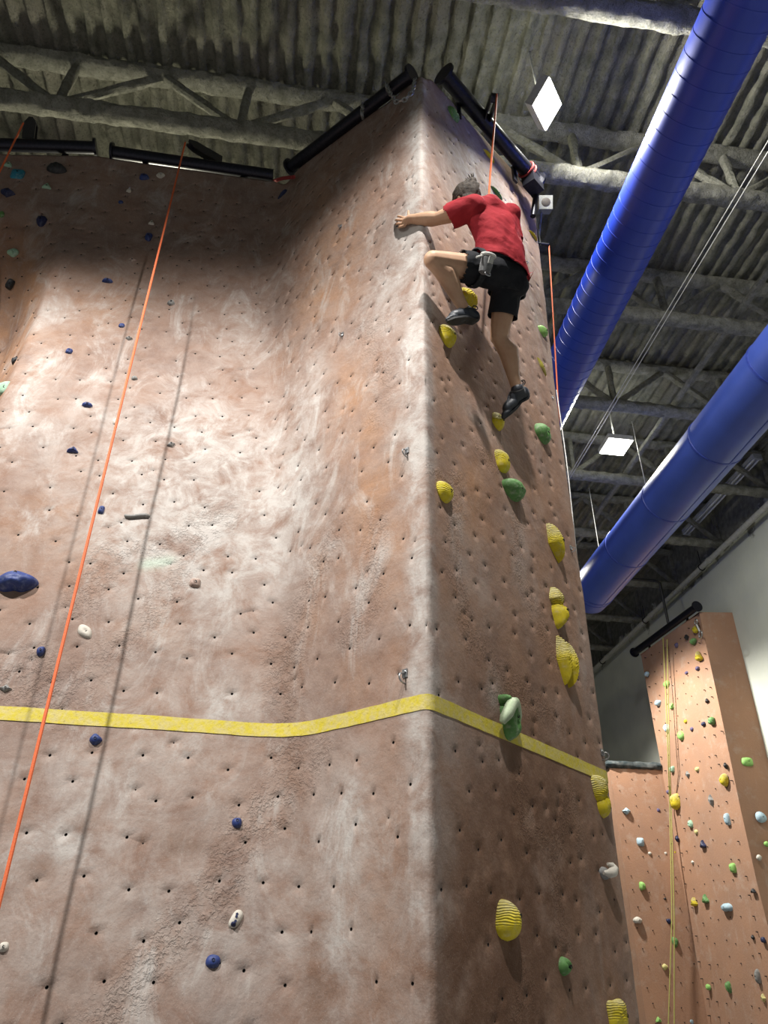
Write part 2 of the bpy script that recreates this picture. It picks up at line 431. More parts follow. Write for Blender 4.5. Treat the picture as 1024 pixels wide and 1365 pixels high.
for b in [(280, 600, .5, .6, .95), (230, 700, .5, .4, .7), (330, 720, .4, .6, .8), (110, 560, .3, .5, .4), (180, 640, .5, .5, .35), (395, 620, .2, .6, .6), (420, 500, .14, .35, .5),
          (520, 380, .2, .5, .55), (545, 520, .15, .6, .45), (545, 300, .14, .3, .45), (470, 1080, .12, .25, .55), (450, 1280, .12, .25, .35), (240, 560, .3, .25, .4), (320, 450, .2, .4, .45), (60, 420, .12, .25, .6), (45, 500, .1, .3, .65), (20, 560, .1, .3, .6),
          (130, 505, .12, .08, .5), (100, 420, .1, .15, .4), (185, 390, .12, .06, .4), (100, 1130, .2, .12, .45), (640, 780, .25, .3, .3), (610, 700, .1, .4, .45), (690, 720, .15, .5, .4), (640, 560, .3, .12, .35), (630, 220, .6, .9, .75), (680, 300, .3, .5, .5), (600, 950, .12, .4, .45), (660, 930, .08, .1, .7),
          (650, 1000, .2, .1, .35), (600, 1150, .1, .4, .3), (780, 900, .1, .3, .35), (700, 400, .4, .6, .2), (300, 940, .4, .2, .4), (150, 1050, .6, .3, .4), (300, 1250, .6, .4, .35), (450, 1180, .3, .5, .3), (60, 1250, .4, .3, .3), (210, 840, .3, .3, .25)]: blob(chalk, *b)
for b in [(440, 360, .4, .8, 1.), (430, 250, .3, .4, .8), (490, 640, .2, .6, 1.), (470, 520, .2, .4, .7), (420, 780, .1, .5, .4), (130, 400, .4, .5, .5), (60, 700, .4, .4, .45), (190, 840, .2, .15, .5), (30, 480, .3, .4, .6), (500, 1200, .2, .7, .35), (620, 650, .2, .3, .5), (600, 340, .1, .15, .6), (470, 900, .2, .2, .3), (530, 740, .1, .6, .5), (650, 480, .2, .2, .3)]: blob(warm, *b)
for b in [(100, 240, .12, .06, .5), (95, 278, .2, .06, .55), (30, 305, .12, .05, .5), (245, 1128, .14, .05, .6), (105, 1105, .06, .05, .7), (50, 1160, .10, .07, .5), (690, 1240, .6, .7, .75), (640, 1320, .5, .5, .7), (750, 1130, .5, .5, .55), (700, 1000, .6, .5, .4), (90, 1300, .2, .15, .3), (700, 880, .3, .3, .25), (420, 1330, .15, .3, .3)]: blob(dark_tone, *b)  # small stains on the left, broad dark brown low on the right face
bm_ = np.clip(bulge(U, ZZ)/.12, 0, 1)*(U < -.5); chalk *= 1-.85*bm_; warm += .8*bm_
band(mint, [(196, 752), (224, 748)], .04, .8)
band(dark_tone, [(385, 700), (388, 980), (425, 1365)], .09, .35)  # darker brown along the inner corner
for pts, r, a in [([(345, 1075), (315, 1120), (300, 1180), (230, 1250), (150, 1345)], .09, 1), ([(378, 860), (388, 1010)], .10, .9), ([(440, 720), (410, 790), (385, 870)], .1, 1), ([(500, 700), (495, 790), (470, 840)], .10, .9),
                  ([(280, 680), (230, 730), (150, 740), (110, 800)], .12, .8), ([(240, 760), (190, 830), (150, 870)], .10, .6), ([(30, 900), (80, 925)], .16, .9), ([(300, 690), (270, 720)], .1, .8),
                  ([(608, 640), (603, 740), (625, 850), (690, 920), (740, 960)], .07, 1), ([(640, 600), (690, 650), (690, 760), (730, 860), (760, 900)], .07, .8), ([(690, 1030), (700, 1100), (745, 1130), (760, 1060)], .06, .9), ([(740, 1130), (745, 1210), (755, 1270)], .05, .9),
                  ([(660, 930), (700, 930)], .08, .8), ([(765, 1060), (775, 1130)], .05, .7), ([(575, 625), (590, 640)], .04, 1), ([(520, 490), (500, 560)], .1, .5), ([(480, 440), (510, 430)], .1, .6), ([(700, 1300), (690, 1365)], .08, .7), ([(430, 1000), (395, 1060), (370, 1090)], .07, .7), ([(485, 445), (510, 500)], .07, .7)]: band(roughm, pts, r, a)
def wall_material(name):
    t = NT(name).set(.88, 0, .25)
    f1 = t.ramp(t.noise(1.6, 6, .6, dist=.4), .32, .68); f2 = t.ramp(t.noise(7, 6, .65), .35, .7); sp = t.ramp(t.noise(240, 2, .5), .62, .74)
    c = t.mix(f1, (.225, .132, .092), (.165, .104, .081)); c = t.mix(t.math('MULTIPLY', f2, .55), c, (.270, .190, .150))
    warmf = t.math('MULTIPLY', t.attr('warm'), t.ramp(t.noise(3.2, 6, .65), .25, .75)); c = t.mix(warmf, c, (.330, .172, .085))
    chn = t.math('MULTIPLY', t.attr('chalk'), t.ramp(t.noise(4.5, 8, .72, dist=.6), .26, .70))
    chv = t.ramp(t.noise(2.4, 8, .75, t.stretch(1.6, 1.6, .7), .8), .48, .74)
    ch = t.math('MINIMUM', t.math('ADD', chn, t.math('MULTIPLY', t.math('MULTIPLY', chv, t.attr('dust')), .6)), .92)
    c = t.mix(ch, c, (.435, .41, .385))
    st = t.math('MULTIPLY', t.attr('dark_tone'), t.ramp(t.noise(6, 6, .65), .2, .6)); c = t.mix(st, c, (.125, .066, .040))
    c = t.mix(t.attr('mint'), c, (.42, .50, .42))
    c = t.mix(t.math('MULTIPLY', sp, .32), c, (.5, .46, .42)); dk = t.ramp(t.noise(95, 3, .6), .62, .75); c = t.mix(t.math('MULTIPLY', dk, .35), c, (.09, .055, .04))
    t.base(c)
    b = t.bump(t.noise(75, 5, .65), .32, .006)
    b = t.bump(t.noise(9, 5, .6), .30, .03, b)
    v = t.math('MULTIPLY', t.math('MULTIPLY', t.ramp(t.noise(62, 3, .6, dist=.5), .42, .62), t.ramp(t.noise(15, 2), .3, .6)), t.attr('roughm')); t.bump(v, .6, .010, b)
    return t.m
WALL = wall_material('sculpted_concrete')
HOLE = mat('bolt_hole', (.02, .016, .014), (.03, .022, .018), .7, .2, bump=0)
def grid_mesh(name, WP, mats, hole=None, attrs=None):
    h, w = WP.shape[:2]; me = bpy.data.meshes.new(name); idx = np.arange(h*w).reshape(h, w)
    fa = np.stack([idx[:-1, :-1], idx[:-1, 1:], idx[1:, 1:], idx[1:, :-1]], -1).reshape(-1, 4)
    me.vertices.add(h*w); me.vertices.foreach_set('co', np.ascontiguousarray(WP.reshape(-1)))
    me.loops.add(fa.size); me.loops.foreach_set('vertex_index', fa.reshape(-1).astype(np.int32))
    me.polygons.add(len(fa)); me.polygons.foreach_set('loop_start', np.arange(0, fa.size, 4).astype(np.int32)); me.polygons.foreach_set('loop_total', np.full(len(fa), 4, np.int32))
    for m in mats: me.materials.append(m)
    if hole is not None:
        hm = hole[:-1, :-1] | hole[1:, :-1] | hole[:-1, 1:] | hole[1:, 1:]
        me.polygons.foreach_set('material_index', hm.reshape(-1).astype(np.int32))
    me.polygons.foreach_set('use_smooth', np.ones(len(fa), bool) if hole is None else ~hm.reshape(-1))
    for k, a in (attrs or {}).items():
        at = me.attributes.new(k, 'FLOAT', 'POINT'); at.data.foreach_set('value', np.clip(a, 0, 1).reshape(-1).astype(np.float32))
    me.update(); me.validate(); return me
# close the top: two rows carried back from the face so that the wall has thickness
NB = np.array(NOR)
cap1 = WP[-1]-NB[-1]*.06; cap2 = WP[-1]-NB[-1]*.12-np.array([0, 0, .5])
WP2 = np.concatenate([WP, cap1[None], cap2[None]])
ext = lambda a: np.concatenate([a, a[-1:], a[-1:]])
me = grid_mesh('climbing_wall', WP2, [WALL, HOLE], np.concatenate([hole, np.zeros((2, NC), bool)]), dict(chalk=ext(chalk), roughm=ext(roughm), dark_tone=ext(dark_tone), warm=ext(warm), mint=ext(mint), dust=ext(dust)))
tag(link('climbing_wall', me), 'tall terracotta sculpted concrete climbing wall with a sharp chalky corner', 'climbing wall')

# yellow height line across the three faces
t = NT('yellow_tape').set(.75, 0, .3); nz = t.ramp(t.noise(26, 6, .7), .35, .68)
c = t.mix(t.math('MULTIPLY', nz, .75), (.52, .43, .035), (.50, .43, .22)); c = t.mix(t.math('MULTIPLY', t.ramp(t.noise(70, 5, .7), .56, .72), .6), c, (.22, .15, .05)); t.base(c)
t.bump(t.noise(45, 5, .7), .5, .008); TAPE = t.m
uu = np.concatenate([np.arange(-3.6, -.12, .03), np.arange(-.12, .12, .012), np.arange(.12, s_e(2.56)-.005, .03)])
TH = np.array([0, .3, .6, 1.])
Ut, Tt = np.meshgrid(uu, TH); hw = .036
edge = .004*(fbm(Ut*14, Tt*9, 4., 3)-.5)
zc = 2.545+.0*Ut
Zt = zc+(Tt-.5)*2*hw+edge
Pt = surf(Ut, Zt, bulge, True); nt_ = np.where((Ut > 0)[..., None], nR, np.where((Ut > -s_c(Zt))[..., None], nM, nL))
bl = np.clip((Ut+.04)/.08, 0, 1)[..., None]; nt_ = np.where((np.abs(Ut) < .04)[..., None], nM*(1-bl)+nR*bl, nt_)
Po = Pt+nt_*.004; Pi = Pt-nt_*.006
P6 = np.concatenate([Pi[:1], Po, Pi[-1:]])
mb = MB(); mb.grid(P6); tag(obj('height_line', mb, TAPE), 'worn yellow painted line running across all faces of the climbing wall', 'line')

# ------------------------------------------------------------------ holds
def hold_mat(name, c, c2=None, rough=.62, chalky=.35, chalkc=(.62, .60, .52)):
    t = NT(name).set(rough, 0, .3); c2 = c2 or tuple(q*.75 for q in c)
    k = t.mix(t.ramp(t.noise(18, 5), .3, .7), c, c2)
    k = t.mix(t.math('MULTIPLY', t.ramp(t.noise(30, 6, .7), .48, .72), chalky), k, chalkc); t.base(k)
    if name == 'yellow_resin':
        sp = t.n.new('ShaderNodeSeparateXYZ'); t.L(t.tc.outputs['Object'], sp.inputs[0])
        t.base(t.mix(t.math('MULTIPLY', t.math('MULTIPLY', t.ramp(sp.outputs[1], .0, .07), t.ramp(t.noise(25, 5, .7), .3, .6)), .6), k, (.62, .58, .38)))
    t.bump(t.noise(160, 4, .6), .35, .003, t.ribs() if name == 'yellow_resin' else None); return t.m
HM = dict(yellow=hold_mat('yellow_resin', (.62, .50, .020), (.50, .39, .015), .6, .22), paleyellow=hold_mat('pale_yellow_resin', (.60, .54, .22), None, .7, .4),
          green=hold_mat('green_resin', (.105, .25, .07), (.07, .17, .05), .6, .3), lightgreen=hold_mat('light_green_resin', (.26, .50, .13), (.2, .4, .1), .6, .25), mintgreen=hold_mat('mint_green_resin', (.30, .47, .33), (.22, .36, .26), .65, .4),
          sage=hold_mat('sage_resin', (.40, .47, .33), (.30, .38, .24), .7, .4),
          blue=hold_mat('blue_resin', (.030, .052, .19), (.018, .030, .11), .5, .25, (.3, .36, .5)), navy=hold_mat('navy_resin', (.02, .026, .075), (.012, .016, .05), .5, .2, (.2, .22, .3)),
          teal=hold_mat('teal_resin', (.02, .19, .28), None, .5, .2), black=hold_mat('black_resin', (.018, .020, .022), (.03, .03, .032), .5, .2, (.14, .15, .15)),
          white=hold_mat('white_resin', (.55, .52, .46), (.42, .39, .34), .7, .3), gray=hold_mat('gray_resin', (.24, .235, .225), (.15, .15, .15), .65, .4), pink=hold_mat('pinkish_resin', (.36, .27, .23), (.26, .18, .15), .7, .5),
          lightblue=hold_mat('light_blue_resin', (.36, .50, .58), (.28, .40, .48), .6, .35), purple=hold_mat('purple_resin', (.10, .08, .17), None, .6, .2), olive=hold_mat('olive_resin', (.38, .34, .05), (.28, .25, .04), .6, .3))
BOLT = mat('bolt_socket', (.015, .014, .014), (.04, .038, .036), .5, .5, bump=0)

def frame_at(p, n):
    n = np.asarray(n, float)/np.linalg.norm(n); up = np.array([0, 0, 1.])-n*n[2]; up /= np.linalg.norm(up)
    return np.cross(up, n), up, n
def outline(kind, q, seed):
    c, s = math.cos(q), math.sin(q)
    if kind == 'drop': r = (abs(c)**2.5+abs(s)**2.5)**(-1/2.5)*(1-.09*abs(c)*(1-s))
    elif kind == 'box': r = min(1/max(abs(c), abs(s), .01), 1.25)**.8
    elif kind == 'tri': r = .62/max(math.cos((q+math.pi/2+math.pi/3) % (2*math.pi/3)-math.pi/3), .5)**.9
    elif kind == 'lens': r = 1/(1+.8*abs(c)*abs(s))
    elif kind == 'bean': r = 1-.38*max(0, -s)**2*math.exp(-(c/.5)**2)
    else: r = 1.0
    rs = random.Random(seed); a = [rs.uniform(-.06, .06) for _ in range(3)]; ph = [rs.uniform(0, 6) for _ in range(3)]
    return r*(1+sum(a[i]*math.sin((i+2)*q+ph[i]) for i in range(3))*(1.6 if kind == 'rock' else 1))
def dome(mb, a, b, c, kind='oval', peak=(0, 0), p1=2.2, p2=.6, ribs=None, seed=0, nr=9, na=22, lump=.08, off=(0, 0), rot=0, mi=0, dent=0):
    vs = []; cr_, sr_ = math.cos(rot), math.sin(rot)
    def pt(r, q):
        o = outline(kind, q, seed); x = r*o*math.cos(q); y = r*o*math.sin(q)
        h = max(0, 1-r**p1)**p2
        h *= 1+lump*2*(float(fbm(np.array(x*2.1+seed*3.7), np.array(y*2.1-seed), seed*1.3, 3))-.5)
        if kind == 'rock': h *= 1+.5*(abs(((x*1.7+y*.8+seed*.37) % 1)-.5)-.25)
        if dent: h -= dent*math.exp(-((x-.1)**2+(y+.1)**2)/.08)
        if ribs and r < .995:
            amp, cnt, md = ribs
            arg = (y+.55*x*x+.25*x)*cnt if md == 'arch' else (x*.8+y*.6+.3*x*y)*cnt if md == 'diag' else math.hypot(x-.2, y+1.1)*cnt if md == 'fan' else x*cnt
            msk = 1 if md != 'arch' else min(1, max(0, (y+.25)*2.5))
            fr = arg % 1.0
            h += amp*(fr if md == 'arch' else (.5-.5*math.cos(2*math.pi*arg)))*msk*(1-r**6)
        x += peak[0]*h; y += peak[1]*h
        X, Y = x*a, y*b
        return (off[0]+X*cr_-Y*sr_, off[1]+X*sr_+Y*cr_, h*c)
    rr = [1-(i/nr)**1.15 for i in range(nr)]
    for q in range(na):
        p = pt(1., 2*math.pi*q/na); vs.append((p[0], p[1], -.012))
    for r in rr:
        vs += [pt(r, 2*math.pi*q/na) for q in range(na)]
    vs.append(pt(0., 0.))
    fs = [(i*na+q, i*na+(q+1) % na, (i+1)*na+(q+1) % na, (i+1)*na+q) for i in range(nr) for q in range(na)]
    fs += [(nr*na+q, nr*na+(q+1) % na, len(vs)-1) for q in range(na)]
    mb.add(vs, fs, mi); return pt
def fit_size(base, S, Uv, N, wpx, hpx, rot, cratio):
    c0 = proj(base); e = .01
    s_, u_, n_ = [(proj(base+v*e)-c0)/e for v in (S*math.cos(rot)+Uv*math.sin(rot), -S*math.sin(rot)+Uv*math.cos(rot), N)]
    a = b = .04
    for it in range(40):
        c = cratio*math.sqrt(a*b)
        Wp = math.sqrt((a*s_[0])**2+(b*u_[0])**2)+.22*abs(c*n_[0]); Hp = math.sqrt((a*s_[1])**2+(b*u_[1])**2)+.22*abs(c*n_[1])
        fw, fh = (wpx/2)/Wp, (hpx/2)/Hp
        ca = (a*s_[0])**2/((a*s_[0])**2+(b*u_[0])**2); 
        a *= (fw**ca*fh**(1-ca))**.6; b *= (fw**(1-ca)*fh**ca)**.6
        a = min(max(a, .008), .4); b = min(max(b, .008), .4)
        if max(a, b)/min(a, b) > 5:
            m = math.sqrt(a*b); a, b = (m*2.2, m/2.2) if a > b else (m/2.2, m*2.2)
    return a, b, cratio*math.sqrt(a*b), n_
_seed = [0]
def make_hold(px, py, wp, hp, color, label, kind='oval', dims=None, rot=0, cr=.8, peak=(0, 0), ribs=None, group=None, lump=.10, p=(2.5, .6), bolt=(0.1, -.05), hi=False, surface=None, build=None, name='climbing_hold', dent=0):
    _seed[0] += 1; sd = _seed[0]; rot = math.radians(rot)
    sf = surface or (lambda x, y: main_surface(x, y))
    base, N = sf(px, py); S, Uv, N = frame_at(base, N)
    a, b, c, n_ = fit_size(base, S, Uv, N, wp, hp, rot, cr)
    if dims: a, b, c = dims
    q = sf(px-n_[0]*c*.40, py-n_[1]*c*.40)
    if q is not None: base = q[0]
    mb = MB(); bp = None
    if build: bp = build(mb, a, b, c)
    else:
        f = dome(mb, a, b, c, kind, peak, p[0], p[1], ribs, sd, nr=18 if hi else 8, na=44 if hi else 20, lump=lump, rot=rot, dent=dent)
        if bolt: bp = f(min(.9, math.hypot(*bolt)*1.0), math.atan2(bolt[1], bolt[0]))
    o = link(name, mb.mesh(name, HM[color] if not isinstance(color, list) else [HM[k] for k in color]))
    o.matrix_world = Matrix(((S[0], Uv[0], N[0], base[0]), (S[1], Uv[1], N[1], base[1]), (S[2], Uv[2], N[2], base[2]), (0, 0, 0, 1)))
    tag(o, label, 'climbing hold', group)
    if bp and max(wp, hp) > 9:
        r = min(.009, .25*min(a, b)); bm_ = MB(); x, y, z = bp
        bm_.tube([(x, y, z-.012), (x, y, z+.0025), (x, y, z-.003)], [r, r, r*.45], 10)
        bo = link('bolt', bm_.mesh('bolt', BOLT), o); bo['label'] = 'dark sunken bolt'
    return o
def main_surface(x, y):
    p = hit(x, y)
    if p is None: return None
    q = uz(x, y); u = np.array(q[0]); z = np.array(q[1])
    p = surf(u, z, bulge, True)
    n = nR if q[0] > 0 else (nM if q[0] > -s_c(q[1]) else nL)
    if q[0] <= -s_c(q[1]):      # the left face leans back
        p2 = surf(u, z+.05, bulge, False); p1 = surf(u, z-.05, bulge, False); g = (p2-p1)/np.linalg.norm(p2-p1)
        n = n-g*n.dot(g); n /= np.linalg.norm(n)
    return p, n
def small_surface(x, y): return main_surface(x, y)

# --- the ribbed yellow set and the others on the right face
YG = 'ribbed yellow holds on the right face'
R_ = [
 (606, 151, 18, 25, 'green', 'green drop-shaped hold under the top bar near the summit of the corner', dict(kind='drop', cr=.6)),
 (653, 208, 16, 18, 'yellow', 'round yellow hold behind the climber\'s rope under the top bar', dict(kind='oval', cr=.7)),
 (663, 257, 18, 20, 'green', 'green round hold just right of the climber\'s head', dict(kind='oval', cr=.7)),
 (711, 313, 14, 17, 'yellow', 'yellow hold at the right edge beside the climber\'s red shirt', dict(kind='tri', cr=.6)),
 (627, 396, 23, 27, 'yellow', 'yellow ribbed hold behind the climber\'s bent left shin', dict(kind='box', cr=.9, ribs=(.10, 6, 'diag'), hi=True)),
 (599, 447, 23, 33, 'yellow', 'yellow ribbed hold under the climber\'s left shoe', dict(kind='drop', cr=.75, ribs=None, hi=True, rot=6)),
 (725, 441, 13, 17, 'lightgreen', 'small pale green hold at the right edge, level with the left shoe', dict(kind='oval', cr=.8)),
 (723, 488, 20, 19, 'olive', 'olive yellow hold at the right edge beside the lower leg', dict(kind='lens', cr=.6, rot=-45)),
 (666, 561, 17, 25, 'yellow', 'small yellow ribbed hold under the climber\'s right shoe', dict(kind='drop', cr=.8, ribs=None, hi=True)),
 (725, 577, 21, 30, 'green', 'green faceted hold at the right edge below the right shoe', dict(kind='rock', cr=.8, rot=-20, lump=.3)),
 (672, 614, 21, 34, 'yellow', 'yellow ribbed egg-shaped hold right above the big green knob', dict(kind='drop', cr=.68, ribs=None, hi=True)),
 (687, 652, 29, 33, 'green', 'rounded green knob touching the shadow under the yellow egg', dict(kind='oval', cr=.95, hi=True, lump=.2, p=(2.8, .6), dent=.1)),
 (595, 655, 24, 31, 'yellow', 'yellow ribbed hold nearest the chalky corner', dict(kind='drop', cr=.68, ribs=None, hi=True, rot=14)),
 (742, 722, 33, 46, 'yellow', 'long yellow wedge hold with ribbed upper edge near right edge', dict(kind='lens', ribs=(.05, 9, 'fan'), hi=True, rot=24, dims=(.062, .150, .085), lump=.05)),
 (681, 1228, 34, 58, 'yellow', 'largest yellow shell hold low on the right face, chalky ribbed top', dict(kind='drop', cr=.75, ribs=None, hi=True, bolt=(.3, .25))),
 (755, 1288, 16, 26, 'green', 'small green hold between the big yellow shell and the lowest yellow hold', dict(kind='rock', cr=1., lump=.25)),
 (826, 1352, 26, 40, 'yellow', 'yellow tombstone hold cut by the bottom of the photo', dict(kind='box', cr=.6, ribs=(.06, 5, 'fan'), hi=True, bolt=(.45, -.1))),
]
for x, y, wq, hq, colr, lab, kw in R_: make_hold(x, y, wq, hq, colr, lab, surface=main_surface, **kw)
def butterfly(mb, a, b, c):
    dome(mb, a*.62, b*1.0, c*1.0, 'lens', (0, 0), 2, .6, (.09, 9, 'fan'), 3, 16, 36, off=(-a*.30, 0), rot=.12)
    dome(mb, a*.52, b*.92, c*1.25, 'lens', (0, 0), 2, .55, (.09, 9, 'fan'), 4, 16, 36, off=(a*.42, -b*.10), rot=.10)
    return None
make_hold(755, 880, 22, 60, 'yellow', 'yellow two-lobed leaf hold above the yellow line near right edge', surface=main_surface, build=butterfly, dims=(.075, .165, .075))
def scallop(mb, a, b, c):
    dome(mb, a*.8, b*.62, c, 'lens', (0, 0), 2, .6, (.09, 8, 'fan'), 6, 16, 36, off=(-a*.1, b*.36), rot=.25)
    f = dome(mb, a*.8, b*.60, c*1.1, 'rock', (0, 0), 2, .6, (.08, 5, 'diag'), 7, 14, 32, off=(a*.12, -b*.38), rot=-.1)
    return f(.3, 1.2)
make_hold(745, 808, 25, 52, 'yellow', 'yellow scallop hold with a notched waist, between wedge and leaf holds', surface=main_surface, build=scallop, dims=(.070, .150, .070))
def tongue(mb, a, b, c):
    dome(mb, a*.9, b*.66, c, 'oval', (0, 0), 2, .6, (.10, 6, 'diag'), 8, 16, 36, off=(-a*.15, b*.34), rot=.2)
    f = dome(mb, a*.72, b*.62, c*.9, 'oval', (0, 0), 2.2, .6, (.05, 5, 'diag'), 9, 14, 32, off=(a*.22, -b*.36), rot=.1)
    return f(.8, 1.6)
make_hold(803, 1060, 26, 49, 'yellow', 'yellow ribbed tongue hold directly below the right end of the yellow line', surface=main_surface, build=tongue, dims=(.070, .125, .065))
def pinch(mb, a, b, c):
    f = dome(mb, a*.78, b*.92, c*.62, 'drop', (0, 0), 2.4, .6, None, 11, 14, 32, off=(a*.12, -b*.05), mi=1, lump=.2, dent=.25)
    P0 = [(-a*1.05, -b*.42, c*.30), (-a*1.0, -b*.22, c*.42), (-a*.78, b*.02, c*.50), (-a*.55, b*.32, c*.54), (-a*.25, b*.60, c*.52), (a*.12, b*.72, c*.46), (a*.45, b*.58, c*.38), (a*.66, b*.25, c*.30), (a*.74, -b*.15, c*.2)]
    mb.tube(P0, [a*.16, a*.26, a*.30, a*.31, a*.30, a*.26, a*.22, a*.2, a*.12], 14, jit=.06, seed=2)
    mb.add([], [])
    dome(mb, a*.22, b*.22, c*.6, 'oval', off=(-a*.5, b*.78), mi=1, seed=12)
    return f(.15, 1.)
make_hold(684, 957, 37, 62, ['sage', 'green'], 'big green pinch hold with a pale curved rim, mounted over the yellow line', surface=main_surface, build=pinch, cr=1.0)
def horn(mb, a, b, c):
    dome(mb, a*.9, b*.75, c*.45, 'oval', seed=13, off=(0, -b*.15), mi=1)
    mb.tube([(-a*.95, -b*.25, c*.45), (-a*.45, -b*.30, c*.75), (a*.1, -b*.05, c*.85), (a*.45, b*.35, c*.85), (a*.30, b*.72, c*.7), (-a*.15, b*.85, c*.55)], [a*.14, a*.34, a*.40, a*.36, a*.28, a*.12], 14)
    return None
make_hold(811, 1162, 20, 24, ['white', 'gray'], 'off-white curved horn hold near the right edge, below the yellow line', surface=main_surface, build=horn, cr=1.1)
def edge_surface(x, y):
    z = min(np.arange(2.8, 3.6, .01), key=lambda z: abs(proj(A+tR*float(s_e(z))-nR*.12+EZ*z)[1]-y)); return A+tR*(float(s_e(z))-.004)-nR*.12+EZ*z, tR
make_hold(806, 927, 18, 20, 'white', 'whitish rounded hold poking out past the right edge above the yellow line', surface=edge_surface, cr=1.1, bolt=None)

# --- holds on the left and middle faces
L_ = [
 (20, 774, 58, 32, 'blue', 'big blue sausage-shaped hold cut by the left frame edge', dict(kind='bean', cr=.9, hi=True, bolt=(.0, .45), rot=3)),
 (54, 867, 13, 14, 'blue', 'small round blue hold left of the orange rope, above the yellow line', dict(cr=1.)),
 (7, 917, 18, 11, 'gray', 'gray oval hold at the left frame edge just above the yellow line', dict(kind='lens', cr=.7)),
 (127, 985, 15, 18, 'blue', 'blue teardrop hold just under the yellow line', dict(kind='drop', cr=.9, rot=-35)),
 (135, 679, 9, 11, 'blue', 'blue block hold half hidden behind the orange rope', dict(kind='box', cr=.9)),
 (113, 841, 19, 21, 'white', 'off-white oval ring-like hold right of the orange rope', dict(kind='oval', cr=.5, dent=.35, rot=45)),
 (260, 776, 16, 14, 'pink', 'pinkish chalked hold right of the mint paint smear', dict(kind='rock', cr=.7)),
 (97, 599, 18, 10, 'blue', 'blue wedge hold, lower of the two above the rope on the pale panel', dict(kind='tri', cr=.8)),
 (116, 539, 14, 8, 'blue', 'blue crescent hold above the blue wedge', dict(kind='bean', cr=.9)),
 (92, 467, 10, 8, 'blue', 'small blue hold right of the slanting ridge', dict(kind='rock', cr=.8)),
 (162, 433, 8, 6, 'blue', 'tiny blue hold left of the rope, upper middle of the left face', dict(kind='box', cr=.7)),
 (143, 374, 15, 7, 'blue', 'wide blue hold where the panel turns shady', dict(kind='bean', cr=.9)),
 (198, 315, 11, 12, 'blue', 'blue hold close left of the rope in the shaded part', dict(kind='drop', cr=.7)),
 (192, 235, 14, 9, 'blue', 'blue hold under the second bar from the left', dict(kind='rock', cr=.7)),
 (161, 269, 7, 5, 'blue', 'tiny blue hold in the shade below the white ones', dict(cr=.7)),
 (214, 233, 12, 8, 'white', 'white hold just left of the rope under the bar', dict(kind='rock', cr=.5)),
 (172, 253, 9, 9, 'white', 'small white three-armed hold in the shade', dict(kind='tri', cr=.5)),
 (202, 297, 10, 8, 'white', 'small white hold above the blue one beside the rope', dict(kind='tri', cr=.5)),
 (176, 346, 12, 6, 'pink', 'faint pinkish flat hold left of the rope', dict(kind='lens', cr=.4)),
 (228, 403, 10, 8, 'gray', 'gray chalked hold right of the rope, highest of the gray ones', dict(kind='rock', cr=.8)),
 (172, 450, 10, 6, 'gray', 'gray low-profile hold under the tiny blue one left of rope', dict(kind='lens', cr=.8)),
 (179, 503, 9, 6, 'gray', 'gray stub hold right against the rope', dict(kind='rock', cr=.9)),
 (154, 561, 8, 9, 'white', 'small white hold half behind the rope', dict(kind='rock', cr=.7)),
 (228, 592, 12, 8, 'gray', 'gray sloping hold in the middle of the pale panel', dict(kind='lens', cr=.8, rot=25)),
 (75, 223, 27, 15, 'black', 'black rock-shaped hold under the leftmost bar', dict(kind='rock', cr=.8)),
 (23, 231, 19, 14, 'teal', 'teal rounded hold near the left frame edge under the bar', dict(kind='box', cr=.6)),
 (11, 219, 14, 9, 'mintgreen', 'mint green hold just above the teal hold', dict(kind='tri', cr=.5)),
 (10, 256, 21, 13, 'navy', 'dark navy oval hold below the teal hold', dict(kind='lens', cr=.8)),
 (62, 248, 15, 9, 'mintgreen', 'mint green hold under the black rock-shaped hold', dict(kind='tri', cr=.5)),
 (55, 293, 16, 15, 'navy', 'dark blue-gray chunky hold in the shade at upper left', dict(kind='rock', cr=.9)),
 (2, 285, 8, 9, 'green', 'green hold cut by the left frame edge', dict(cr=.7)),
 (17, 336, 15, 13, 'mintgreen', 'mint green hold left of the ridge top', dict(kind='rock', cr=.6)),
 (13, 378, 13, 14, 'black', 'black slanted block hold left of the ridge', dict(kind='box', cr=.9, rot=-20)),
 (20, 479, 10, 17, 'black', 'dark hold half hidden behind the slanting ridge', dict(kind='lens', cr=.6, rot=-25)),
 (6, 516, 16, 32, 'mintgreen', 'large speckled mint green hold behind the slanting ridge', dict(kind='rock', cr=.5, rot=-25)),
 (316, 1096, 14, 15, 'blue', 'small round blue hold in the middle below the yellow line', dict(cr=.9, bolt=(.05, .2))),
 (284, 1281, 20, 20, 'blue', 'round blue hold with a big bolt hole, lowest on the left face', dict(cr=.7, bolt=(.05, .1))),
 (5, 1262, 15, 15, 'white', 'white chipped hold at the left frame edge near the bottom', dict(kind='rock', cr=.8)),
]
for x, y, wq, hq, colr, lab, kw in L_: make_hold(x, y, wq, hq, colr, lab, surface=small_surface, **kw)
def strip(mb, a, b, c):
    pts = [(a*x, b*.5*math.sin(x*2.4), c*.5) for x in np.linspace(-1, 1, 9)]
    mb.tube(pts, [b*.35, b*.55, b*.5, b*.5, b*.55, b*.6, b*.6, b*.6, b*.35], 10); return None
make_hold(183, 688, 33, 9, 'gray', 'thin gray wavy rail hold beside the rope shadow', surface=small_surface, build=strip, cr=.5)
